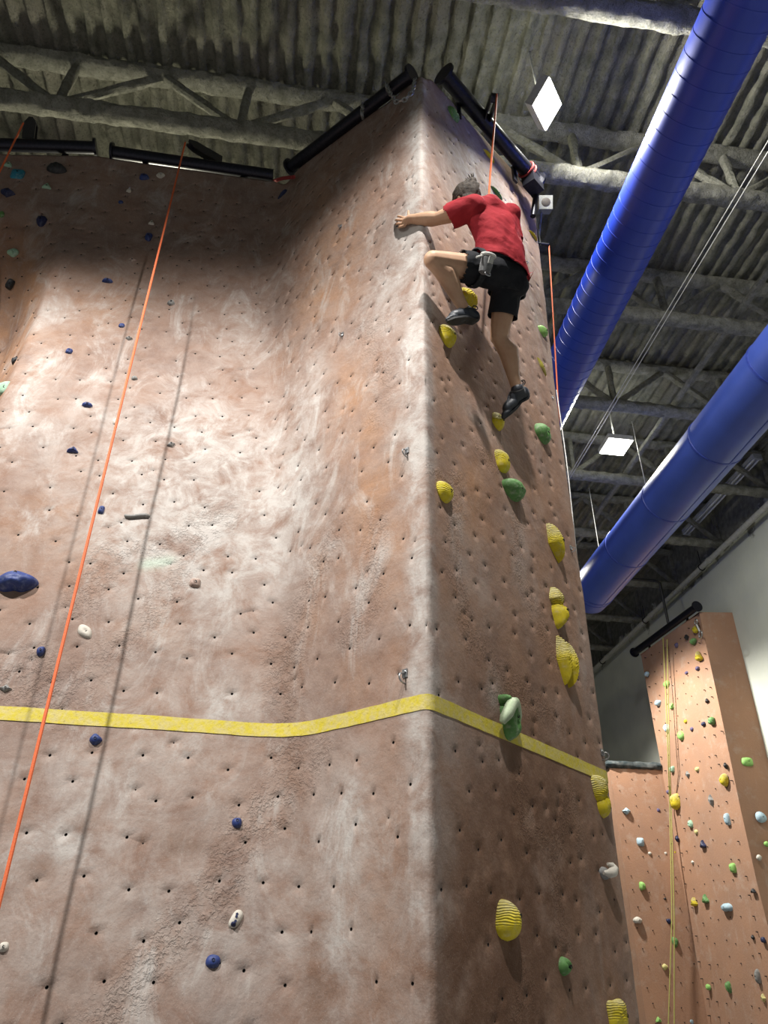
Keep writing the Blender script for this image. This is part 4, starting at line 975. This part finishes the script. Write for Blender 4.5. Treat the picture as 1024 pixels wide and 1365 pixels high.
CN = dict(yellow='yellow', black='black', green='green', purple='purple', lightblue='light blue', lightgreen='light green', navy='navy blue', mintgreen='mint green', gray='gray', paleyellow='pale yellow', white='white')
KN = dict(oval='rounded', lens='narrow', tri='pointed', rock='chunky', box='block-shaped', drop='drop-shaped', bean='curved')
ORD = ['topmost', 'second', 'third', 'fourth', 'fifth', 'sixth', 'seventh', 'eighth', 'ninth', 'tenth', 'eleventh']
def far_surface(x, y):
    p = far_at(x, y, .0)
    if (p-C2).dot(dF) > float(s_le(p[2])): n = -EY; return onplane(x, y, low(.5, 3.)*1.0, n), n
    return p, nF
cnt = {}
for (x, y, wq, hq, colr, kd) in sorted(FH, key=lambda q: q[1]):
    k = cnt.get(colr, 0); cnt[colr] = k+1
    lab = f'{KN[kd]} {CN[colr]} hold, {ORD[k]} {CN[colr]} one '+('' if k == 0 else 'from the top ')+'on the far tower'
    make_hold(x, y, wq, hq, colr, lab, kind=kd, surface=far_surface, cr=.9, bolt=(.1, .1))
def pan_surface(x, y):
    n = np.cross(EZ, pan(1, 5)-pan(0, 5)); n /= np.linalg.norm(n); n = n if n.dot(CAM-C2) > 0 else -n; p = onplane(x, y, pan(0, 5), n); return p, n
make_hold(997, 1015, 16, 12, 'lightgreen', 'light green block hold with dark pocket on the far tower\'s shaded side', kind='box', surface=pan_surface, cr=.6)
make_hold(1015.5, 1089, 16, 15, 'lightblue', 'round light blue hold on the far tower\'s shaded side', kind='oval', surface=pan_surface, cr=.8)
make_hold(1012.6, 1143, 8, 8, 'white', 'small white hold on the far tower\'s shaded side', kind='oval', surface=pan_surface, cr=.8)
make_hold(1023, 1125, 8, 8, 'lightgreen', 'green hold cut by the right frame edge on the far tower\'s shaded side', kind='oval', surface=pan_surface, cr=.8)

# ------------------------------------------------------------------ the climber
J = {k: np.array(v) for k, v in dict(head=(.520, 3.045, 6.193), neck=(.687, 3.042, 6.091), ls=(.556, 2.997, 5.986), rs=(.849, 3.128, 6.087), le=(.327, 3.138, 6.052), lw=(.137, 3.235, 6.180), pel=(.750, 3.236, 5.616),
     lh=(.666, 3.201, 5.569), rh=(.830, 3.293, 5.612), lk=(.280, 3.051, 5.478), la=(.522, 3.305, 5.268), lt=(.392, 3.253, 5.149), lhe=(.589, 3.341, 5.239), rhe=(.974, 3.730, 4.921), rk=(.773, 3.505, 5.256), ra=(.911, 3.686, 4.921), rt=(.810, 3.748, 4.755)).items()}
_d = -nR*.50-EZ*.80+tR*.34; J['re'] = J['rs']+.29*_d/np.linalg.norm(_d); J['rw'] = onplane(676, 322, A+nR*.06, nR)
def capsule(mb, p0, p1, r0, r1, seg=14, flat=(0, 0)):
    p0, p1 = np.asarray(p0, float), np.asarray(p1, float); d = p1-p0; L = np.linalg.norm(d); d = d/L; pts = []; rs = []
    if flat[0]: pts += [p0]; rs += [r0]
    else:
        for q in np.linspace(-85, 0, 6): pts.append(p0+d*r0*math.sin(math.radians(q))); rs.append(r0*math.cos(math.radians(q)))
    for k in (.33, .66): pts.append(p0+d*L*k); rs.append(r0+(r1-r0)*k)
    if flat[1]: pts += [p1]; rs += [r1]
    else:
        for q in np.linspace(0, 85, 6): pts.append(p1+d*r1*math.sin(math.radians(q))); rs.append(r1*math.cos(math.radians(q)))
    mb.tube(pts, rs, seg)
def limb(mb, pts, rs, seg=14):
    for i in range(len(pts)-1): capsule(mb, pts[i], pts[i+1], rs[i], rs[i+1], seg)
def ellipsoid(mb, c, ax, ay, az_, nu=16, nv=12):
    c, ax, ay, az_ = [np.asarray(q, float) for q in (c, ax, ay, az_)]; vs = []
    for i in range(1, nv):
        t_ = math.pi*i/nv
        for k in range(nu): q = 2*math.pi*k/nu; vs.append(c+ax*math.sin(t_)*math.cos(q)+ay*math.sin(t_)*math.sin(q)+az_*math.cos(t_))
    vs += [c+az_, c-az_]; n = (nv-1)*nu
    fs = [(i*nu+k, (i+1)*nu+k, (i+1)*nu+(k+1) % nu, i*nu+(k+1) % nu) for i in range(nv-2) for k in range(nu)]
    fs += [(n, k, (k+1) % nu) for k in range(nu)]+[(n+1, (nv-2)*nu+(k+1) % nu, (nv-2)*nu+k) for k in range(nu)]
    if np.dot(np.cross(ax, ay), az_) < 0: fs = [f[::-1] for f in fs]
    mb.add(vs, fs)
def fuse(name, mb, m, parent, voxel=.006, smooth=6, cuts=(), thick=0, wrinkle=None):
    """one continuous skin from overlapping volumes: voxel remesh, smooth, optional open hems"""
    me = mb.mesh('tmp', m, smooth=False); o = bpy.data.objects.new('tmp', me); COL.objects.link(o)
    r = o.modifiers.new('r', 'REMESH'); r.mode = 'VOXEL'; r.voxel_size = voxel; r.use_smooth_shade = True
    if smooth: s = o.modifiers.new('s', 'SMOOTH'); s.iterations = smooth; s.factor = .5
    bpy.context.view_layer.update(); dg = bpy.context.evaluated_depsgraph_get(); ev = o.evaluated_get(dg); new = bpy.data.meshes.new_from_object(ev, depsgraph=dg)
    bpy.data.objects.remove(o); bpy.data.meshes.remove(me); new.name = name
    n = len(new.vertices); co = np.zeros(n*3); new.vertices.foreach_get('co', co); co = co.reshape(-1, 3)
    if wrinkle is not None:
        no = np.zeros(n*3); new.vertices.foreach_get('normal', no); co = co+no.reshape(-1, 3)*wrinkle(co)[:, None]
    bm = bmesh.new(); bm.from_mesh(new); bm.verts.ensure_lookup_table()
    for v, c in zip(bm.verts, co): v.co = c
    for p, d, R in cuts:
        p, d = np.asarray(p, float), nz_(d); dv = (co-p)
        geom = [v for v, e in zip(list(bm.verts), range(len(bm.verts))) if (np.array(v.co)-p).dot(d) > 0 and np.linalg.norm(np.array(v.co)-p) < R]
        bmesh.ops.delete(bm, geom=geom, context='VERTS')
        for _ in range(3): bmesh.ops.delete(bm, geom=[v for v in bm.verts if len(v.link_faces) < 2], context='VERTS')
        bound = [v for v in bm.verts if v.is_boundary and np.linalg.norm(np.array(v.co)-p) < R and abs((np.array(v.co)-p).dot(d)) < voxel*2.5]
        for v in bound: q = np.array(v.co); q = q-d*(q-p).dot(d); v.co = q
    if thick: bmesh.ops.solidify(bm, geom=bm.faces[:], thickness=thick)
    off = np.zeros(3); p = parent
    while p is not None: off = off+np.array(p.location); p = p.parent
    for v in bm.verts: v.co = v.co-vec(off)
    for f in bm.faces: f.smooth = True; f.material_index = 0
    bm.to_mesh(new); bm.free(); new.materials.clear(); new.materials.append(m); new.update()
    return link(name, new, parent)

def skin_mat():
    t = NT('skin').set(.55, 0, .35); t.b.inputs['Subsurface Weight'].default_value = .08; t.b.inputs['Subsurface Radius'].default_value = (.02, .008, .004); t.b.inputs['Subsurface Scale'].default_value = .3
    t.base(t.mix(t.ramp(t.noise(14, 4), .3, .7), (.50, .315, .205), (.455, .27, .17))); t.bump(t.noise(120, 4), .12, .003); return t.m
SKIN = skin_mat(); LIP = mat('lips', (.36, .15, .12), None, .5, bump=0)
def cloth(name, c, c2, sc=9, rough=.85, sheen=0):
    t = NT(name).set(rough, 0, .2); t.base(t.mix(t.ramp(t.noise(sc, 4), .3, .7), c, c2)); b = t.bump(t.noise(12, 5, .6, None, .8), .35, .02); t.bump(t.noise(420, 2), .15, .001, b); return t.m
REDC = cloth('red_cotton', (.31, .020, .028), (.25, .014, .022)); BLKC = cloth('black_fabric', (.012, .013, .016), (.018, .019, .023)); HARN = cloth('harness_webbing', (.016, .017, .02), (.03, .032, .036), 30)
SHOE = mat('shoe_leather', (.016, .020, .028), (.026, .032, .042), .5, nscale=40, bump=.1); SOLE = mat('shoe_rubber', (.012, .013, .014), (.02, .02, .021), .55, nscale=60, bump=.1); LACE = mat('shoe_lace', (.28, .28, .27), (.1, .1, .1), .8, bump=0)
HAIRM = mat('dark_brown_hair', (.022, .014, .008), (.050, .033, .019), .75, nscale=70, bump=.8, bdist=.006); WHT = mat('white_fabric', (.50, .50, .47), (.40, .40, .38), .8, nscale=40, bump=.1); BAGC = mat('gray_canvas', (.16, .165, .165), (.10, .10, .105), .85, nscale=50, bump=.1); EYEW = mat('eye_white', (.7, .68, .65), None, .3, bump=0)
person = thing('person', 'climber in red t-shirt and black shorts, hair in a bun, high on the wall', 'person', J['pel'])
spine = nz_(J['neck']-J['pel']); sho = nz_(J['rs']-J['ls']); hipd = nz_(J['rh']-J['lh'])
out = nz_(np.cross(spine, sho)); out = out if out.dot(nR) > 0 else -out          # the back faces away from the wall
outh = nz_(np.cross(spine, hipd)); outh = outh if outh.dot(nR) > 0 else -outh
# head
hc = J['head']-EZ*.072-tR*.006; face = nz_(-nR*.96+tR*.02+EZ*.16); hup = nz_(EZ*.75-tR*.30+nR*.1); hup = nz_(hup-face*face.dot(hup)); hs = np.cross(face, hup)
bodyb = MB()
ellipsoid(bodyb, hc-face*.012+hup*.02, hs*.074, face*.092, hup*.098)
ellipsoid(bodyb, hc+face*.035-hup*.055, hs*.056, face*.055, hup*.062)         # jaw and cheeks
ellipsoid(bodyb, hc+face*.078-hup*.098, hs*.022, face*.018, hup*.018)         # chin
capsule(bodyb, hc+face*.088+hup*.005, hc+face*.112-hup*.035, .009, .014, 10)  # nose
ellipsoid(bodyb, hc+face*.080+hup*.030, hs*.048, face*.014, hup*.012)         # brow
ellipsoid(bodyb, hc+face*.090-hup*.065, hs*.024, face*.012, hup*.011)         # lips
for s in (-1, 1): ellipsoid(bodyb, hc+hs*s*.080-face*.005-hup*.012, hs*.010, face*.020+hs*s*-.006, hup*.032)   # ears
neckb = J['neck']-out*.055-spine*.01
limb(bodyb, [hc-hup*.055-face*.02, (hc-hup*.09+neckb)/2, neckb, neckb-spine*.06], [.052, .053, .060, .075])
# trunk core
sh_mid = (J['ls']+J['rs'])/2-out*.03
limb(bodyb, [sh_mid, (sh_mid+J['pel'])/2-out*.01, J['pel']], [.085, .09, .095])
for a in ('ls', 'rs'): limb(bodyb, [sh_mid+spine*.02, J[a]], [.07, .055])
# arms: deltoid, upper arm, elbow, forearm, wrist
def arm(S, E_, W_, hint):
    d = nz_(E_-S); f = nz_(W_-E_); q = hint
    limb(bodyb, [S, S+d*.10+q*.006, S+(E_-S)*.6+q*.004, E_-d*.03, E_], [.068, .062, .058, .050, .047])
    limb(bodyb, [E_, E_+f*.055+q*.006, E_+f*.10+q*.004, E_+(W_-E_)*.75, W_], [.047, .0545, .052, .040, .034])
arm(J['ls'], J['le'], J['lw'], -EZ*.5+nR*.3); arm(J['rs'], J['re'], J['rw'], -EZ*.6)
# left hand pressed on the middle face: pixel, distance from the face
def mP(px, py, off): return onplane(px, py, A+nM*off, nM)
palm = mP(541.5, 295.0, .030); wr = J['lw']
limb(bodyb, [wr, (wr+palm)/2, palm], [.034, .033, .029])
for k in ((539, 290.5, .034), (537.5, 294.0, .034), (537.8, 297.8, .032), (539.5, 300.6, .029)):
    capsule(bodyb, wr+(palm-wr)*.35, mP(*k), .017, .0135, 10); capsule(bodyb, palm, mP(*k), .018, .0135, 10)
for k, m_, e in [((539, 290.5, .034), (534.2, 289.0, .040), (530.2, 288.8, .014)), ((537.5, 294.0, .036), (531.6, 293.2, .044), (527.2, 293.8, .014)),
                 ((537.8, 297.8, .034), (532.0, 298.3, .042), (528.0, 299.4, .013)), ((539.5, 300.6, .030), (534.8, 302.4, .036), (531.2, 304.0, .012))]:
    k, m_, e = mP(*k), mP(*m_), mP(*e); mm = m_+(e-m_)*.55+nM*.006
    limb(bodyb, [k, m_, mm, e], [.0115, .0098, .0088, .0075], 10)
limb(bodyb, [mP(545.5, 291.5, .038), mP(545.0, 287.2, .046), mP(544.6, 284.0, .036), mP(544.4, 281.2, .022)], [.015, .0115, .0100, .0082], 10)
# right hand on the wall behind the body
w_ = J['rw']; pr = w_+EZ*.06+tR*.01-nR*.015; limb(bodyb, [w_, pr], [.026, .029], 12)
for i, dx in enumerate((-.032, -.011, .011, .031)):
    k = pr+tR*dx+EZ*.03; m_ = k+EZ*(.036-.006*abs(i-1.3))+nR*.008; e = m_+EZ*.022-nR*.03; limb(bodyb, [pr, k, m_, e], [.018, .012, .010, .008], 10)
limb(bodyb, [pr-tR*.02, pr-tR*.055+EZ*.015+nR*.0, pr-tR*.075+EZ*.04-nR*.015], [.016, .0115, .009], 10)
# legs
def leg(H, K, An, back):
    d = nz_(K-H); f = nz_(An-K); L = np.linalg.norm(An-K)
    limb(bodyb, [H, H+(K-H)*.35, H+(K-H)*.7, K-d*.03, K], [.096, .090, .076, .067, .063])
    limb(bodyb, [K, K+f*.05+back*.006, K+f*L*.30+back*.030, K+f*L*.48+back*.022, K+f*L*.70+back*.006, An-f*.04, An-f*.015, An], [.060, .058, .071, .062, .046, .040, .036, .028])
    ellipsoid(bodyb, K-back*.022, np.cross(f, back)*.044, f*.05, back*.034)     # kneecap
bl = nz_(J['lh']-J['lk']+(J['la']-J['lk'])); fl = nz_(J['la']-J['lk']); bl = nz_(bl-fl*bl.dot(fl))
br = nz_(nR*.6+tR*.7+.1*EZ); fr_ = nz_(J['ra']-J['rk']); br = nz_(br-fr_*br.dot(fr_))
leg(J['lh'], J['lk'], J['la'], bl); leg(J['rh'], J['rk'], J['ra'], br)
fuse('body', bodyb, SKIN, person, .0055, 3)
for s in (-1, 1):
    mb = MB(); ellipsoid(mb, hc+face*.076+hs*s*.031+hup*.012, hs*.012, face*.012, hup*.010); e_ = obj('eye', mb, EYEW, person)
# hair: cap over the skull plus bun
hb = MB(); ellipsoid(hb, hc-face*.024+hup*.030, hs*.094, face*.102, hup*.106); ellipsoid(hb, hc-face*.045-hup*.030, hs*.088, face*.070, hup*.092); ellipsoid(hb, hc+face*.0+hup*.045, hs*.084, face*.088, hup*.072)
bun = hc-face*.072+hup*.128+hs*.02; 
rgh = random.Random(8)
for k in range(9):
    v = nz_([rgh.uniform(-1, 1) for _ in range(3)]); ellipsoid(hb, bun+v*.014, np.array([.020, 0, 0]), np.array([0, .022, 0]), np.array([0, 0, .022]), 10, 8)
for k in range(40):
    q = rgh.uniform(0, 6.28); t0 = hc-face*.02+hup*.03; a = nz_(hs*math.cos(q)-face*abs(math.sin(q))*1.0+hup*rgh.uniform(-.1, .9)); p0 = t0+hs*a.dot(hs)*.086+face*a.dot(face)*.094+hup*a.dot(hup)*.100
    limb(hb, [p0, p0*.6+bun*.4+a*.022, bun], [.004, .007, .008], 8)
def hair_w(co): return .016*(fbm(co[:, 0]*38, co[:, 1]*38, co[:, 2]*22, 3)-.5)
fuse('hair', hb, HAIRM, person, .006, 2, wrinkle=hair_w)
mb = MB(); 
for k in range(10):
    v = nz_([rgh.uniform(-1, 1), rgh.uniform(-1, 1), rgh.uniform(.2, 1)]); mb.tube([bun+v*.025, bun+v*.045, bun+v*.062+np.array([rgh.uniform(-.012, .012)]*3)], [.005, .004, .001], 5)
o = obj('loose_strands', mb, HAIRM, person); o['kind'] = 'stuff'
# shirt
sb = MB()
NS = 22; hemc = J['pel']-spine*.06+hipd*.015+outh*.015
top = (J['ls']+J['rs'])/2+spine*.035-out*.035
sec = [(0, .215, .165, .0), (.15, .200, .150, .006), (.35, .180, .125, .012), (.55, .182, .120, .008), (.75, .194, .124, .0), (.9, .190, .108, -.004), (1.0, .150, .076, -.014)]
ks = np.linspace(0, 1, NS); f_ = lambda i: np.interp(ks, [s[0] for s in sec], [s[i] for s in sec])
wd, dp, of = f_(1), f_(2), f_(3); vs = []; sg = 28
for k in range(NS):
    c = hemc+(top-hemc)*ks[k]; sd = nz_(hipd*(1-ks[k])+sho*ks[k]); ou = nz_(outh*(1-ks[k])+out*ks[k]); c = c+ou*of[k]+ou*.03*math.sin(math.pi*ks[k])
    for j in range(sg):
        q = 2*math.pi*j/sg; cc, ss = math.cos(q), math.sin(q)
        vs.append(c+sd*wd[k]*math.copysign(abs(cc)**.85, cc)+ou*dp[k]*math.copysign(abs(ss)**.9, ss))
fs = [(k*sg+j, k*sg+(j+1) % sg, (k+1)*sg+(j+1) % sg, (k+1)*sg+j) for k in range(NS-1) for j in range(sg)]+[tuple(range(sg))[::-1], tuple((NS-1)*sg+j for j in range(sg))]
if np.dot(np.cross(sho, out), spine) < 0: fs = [f[::-1] for f in fs]
sb.add(vs, fs)
limb(sb, [J['ls']-spine*.015, sh_mid+spine*.035+out*.015, J['rs']-spine*.030-sho*.01], [.070, .098, .066]); limb(sb, [sh_mid+spine*.05+out*.01, neckb-spine*.005], [.085, .072])
cuts = []
for S, E_ in (('ls', 'le'), ('rs', 're')):
    d = nz_(J[E_]-J[S]); dn = nz_(d-EZ*.25); e0 = J[S]+d*.19
    capsule(sb, J[S]-d*.02, e0+dn*.03-EZ*.012, .078 if S == 'rs' else .084, .090, 18, (0, 1)); cuts.append((e0, dn, .16))
# loose tail of the shirt at the right hip
capsule(sb, J['rs']-spine*.07-sho*.015-out*.01, J['pel']+hipd*.145-spine*.08+outh*.01, .088, .072, 16)
cuts.append((hemc+spine*.045, nz_(-spine-hipd*.38), .62))
def folds(co):
    r = co-J['pel']; s_ = r.dot(spine); l_ = r.dot(hipd); o2 = r.dot(out)
    a = fbm(s_*9+l_*7, l_*4-s_*3, o2*4, 3)-.5; b = fbm(s_*4-l_*11, s_*6, o2*3+5, 2)-.5
    ridge = 1-np.abs(2*fbm(s_*6+l_*5.+3, l_*5-s_*2, o2*3, 2)-1)
    return .028*a+.018*b+.020*(ridge-.75)
fuse('t_shirt', sb, REDC, person, .0065, 16, cuts, .003, folds)
# shorts
pb = MB(); waist = J['pel']+spine*.06+outh*.005
limb(pb, [J['lh']+hipd*.02+spine*.06, J['rh']-hipd*.02+spine*.06], [.115, .115]); limb(pb, [J['lh']+hipd*.02-spine*.01+outh*.03, J['rh']-hipd*.02-spine*.01+outh*.03], [.122, .122])
cuts = []
for H, K, L in (('lh', 'lk', .52), ('rh', 'rk', .66)):
    d = nz_(J[K]-J[H]); e0 = J[H]+(J[K]-J[H])*L
    capsule(pb, J[H], e0+d*.04, .112, .104, 20, (0, 1)); cuts.append((e0, d, .17))
ellipsoid(pb, J['rh']+outh*.06-spine*.075-hipd*.0, hipd*.095, outh*.085, spine*.09)
def folds2(co):
    r = co-J['pel']; return .018*(fbm(r[:, 0]*14, r[:, 1]*14, r[:, 2]*8, 3)-.5)
fuse('shorts', pb, BLKC, person, .007, 5, cuts, .003, folds2)
# harness: waist belt, leg loops, gear
def belt(c, n, ra, rb, axis, wd, th, m, name, lab=None):
    mb = MB(); n = nz_(n); a = np.asarray(axis, float); a = nz_(a-n*a.dot(n)); b = np.cross(n, a); vs = []; N = 40
    for i in range(N):
        q = 2*math.pi*i/N; rd = a*math.cos(q)*ra+b*math.sin(q)*rb; u = nz_(rd)
        for dr, dz in ((0, -wd), (th, -wd*.8), (th, wd*.8), (0, wd)): vs.append(c+rd+u*dr+n*dz)
    fs = [(i*4+k, ((i+1) % N)*4+k, ((i+1) % N)*4+(k+1) % 4, i*4+(k+1) % 4) for i in range(N) for k in range(4)]
    mb.add(vs, fs); o = obj(name, mb, m, person)
    if lab: o['label'] = lab
    return o
belt(J['pel']+spine*.045+outh*.018, spine, .190, .132, hipd, .026, .010, HARN, 'harness_belt', 'dark harness waist belt')
for H, K in (('lh', 'lk'), ('rh', 'rk')):
    d = nz_(J[K]-J[H]); belt(J[H]+d*.10+outh*.01, d, .124, .124, hipd, .022, .010, HARN, 'harness_leg_loop', 'dark harness leg loop')
# chalk bag at the back of the belt: bag, pale rim, strap
bc = onplane(651, 341, J['pel']+outh*.20, outh); bd = nz_(EZ*.75+outh*.45-hipd*.10)
mb = MB(); mb.tube([bc-bd*.12, bc-bd*.11, bc-bd*.055, bc], [.024, .038, .043, .041], 20); cb = obj('chalk_bag', mb, BAGC, person); cb['label'] = 'small gray chalk bag with a white rim'
mb = MB(); mb.torus(bc, bd, .042, .012, seg=26, cs=8); obj('rim', mb, WHT, cb)
mb = MB(); mb.box(bc-bd*.05+outh*.043, nz_(hipd)*.018, bd*.022, outh*.006); obj('tag', mb, WHT, cb)
mb = MB(); mb.tube([bc-hipd*.042-bd*.01, bc-hipd*.07-bd*.025, bc-hipd*.09-bd*.035], .007, 8); obj('strap', mb, WHT, cb)
mb = MB(); c_ = bc-bd*.13+outh*.03+hipd*.01; mb.torus(c_, outh, .014, .0045, .022, bd, seg=16, cs=6); g = obj('carabiner', mb, METAL, person); g['label'] = 'metal carabiner on the harness'
# shoes
def shoe(An, He, To, upv, lab):
    d = nz_(To-He); u = nz_(upv-d*np.dot(upv, d)); s = np.cross(d, u); L = np.linalg.norm(To-He); sb = MB()
    P = lambda x, y, z=0: He+d*L*x+u*y+s*z
    ellipsoid(sb, P(.05, .022), s*.040, d*.052, u*.052); ellipsoid(sb, P(.30, .036), s*.042, d*.080, u*.056); ellipsoid(sb, P(.60, .018), s*.047, d*.080, u*.043); ellipsoid(sb, P(.85, -.004), s*.037, d*.055, u*.024); ellipsoid(sb, P(.99, -.012), s*.024, d*.032, u*.018)
    limb(sb, [P(.14, .03), An+nz_(An-P(.2, 0))*.005], [.046, .048]); limb(sb, [P(.45, .035), An], [.04, .042])
    r = fuse('shoe', sb, SHOE, person, .0055, 3); r['label'] = lab
    mb = MB(); vs = []; xs_ = np.linspace(-.10, 1.10, 14)
    for x in xs_:
        wdt = np.interp(x, [-.10, 0, .3, .62, .9, 1.1], [.014, .034, .034, .047, .038, .010]); y = np.interp(x, [-.1, .1, .35, .65, 1.1], [-.012, -.030, -.016, -.026, -.030])
        for z, dy in ((-wdt, .014), (-wdt, 0), (wdt, 0), (wdt, .014)): vs.append(P(x, y+dy, z))
    n = len(xs_); fs = [(i*4+k, (i+1)*4+k, (i+1)*4+(k+1) % 4, i*4+(k+1) % 4) for i in range(n-1) for k in range(4)]+[(0, 1, 2, 3), ((n-1)*4+3, (n-1)*4+2, (n-1)*4+1, (n-1)*4)]
    mb.add(vs, fs); obj('sole', mb, SOLE, r)
    mb = MB()
    for i in range(4): x = .36+.085*i; h = .088-.014*i; mb.tube([P(x, h-.016, -.030), P(x+.012, h+.001, -.012), P(x+.02, h+.002, .012), P(x, h-.016, .030)], .0038, 6)
    obj('lace', mb, LACE, r)
    mb = MB(); b = P(-.12, .045)
    for q in (-.012, .012): mb.torus(P(-.12, .085, q), s, .016, .004, .022, u, seg=12, cs=5)
    obj('pull_loop', mb, SOLE, r)
    mb = MB(); mb.torus(An+nz_(An-He)*.006, nz_(An-(He+d*L*.25)), .046, .006, seg=22, cs=6); obj('collar', mb, SOLE, r)
shoe(J['la'], J['lhe']+EZ*.01, J['lt'], nz_(J['la']-J['lhe'])+EZ*.4, 'black climbing shoe edging on a yellow hold, sole turned to the wall')
shoe(J['ra'], J['rhe'], J['rt'], nz_(J['ra']-J['rhe'])-nR*.2, 'black climbing shoe with the heel raised, toe on a yellow hold')
# the climber's rope: from the bracket above to the harness tie-in between body and wall
tie = J['pel']-outh*.15+spine*.02
rope([tip4+nR*.02-EZ*.02, (tip4+tie)/2+np.array([0, 0, -.01]), tie], .0085, ROPE, 'orange rope running from the bracket above down to the climber', sub=10)
mb = MB(); mb.torus(tie, hipd, .03, .013, .05, spine, seg=14, cs=6); obj('tie_in_knot', mb, ROPE, person)
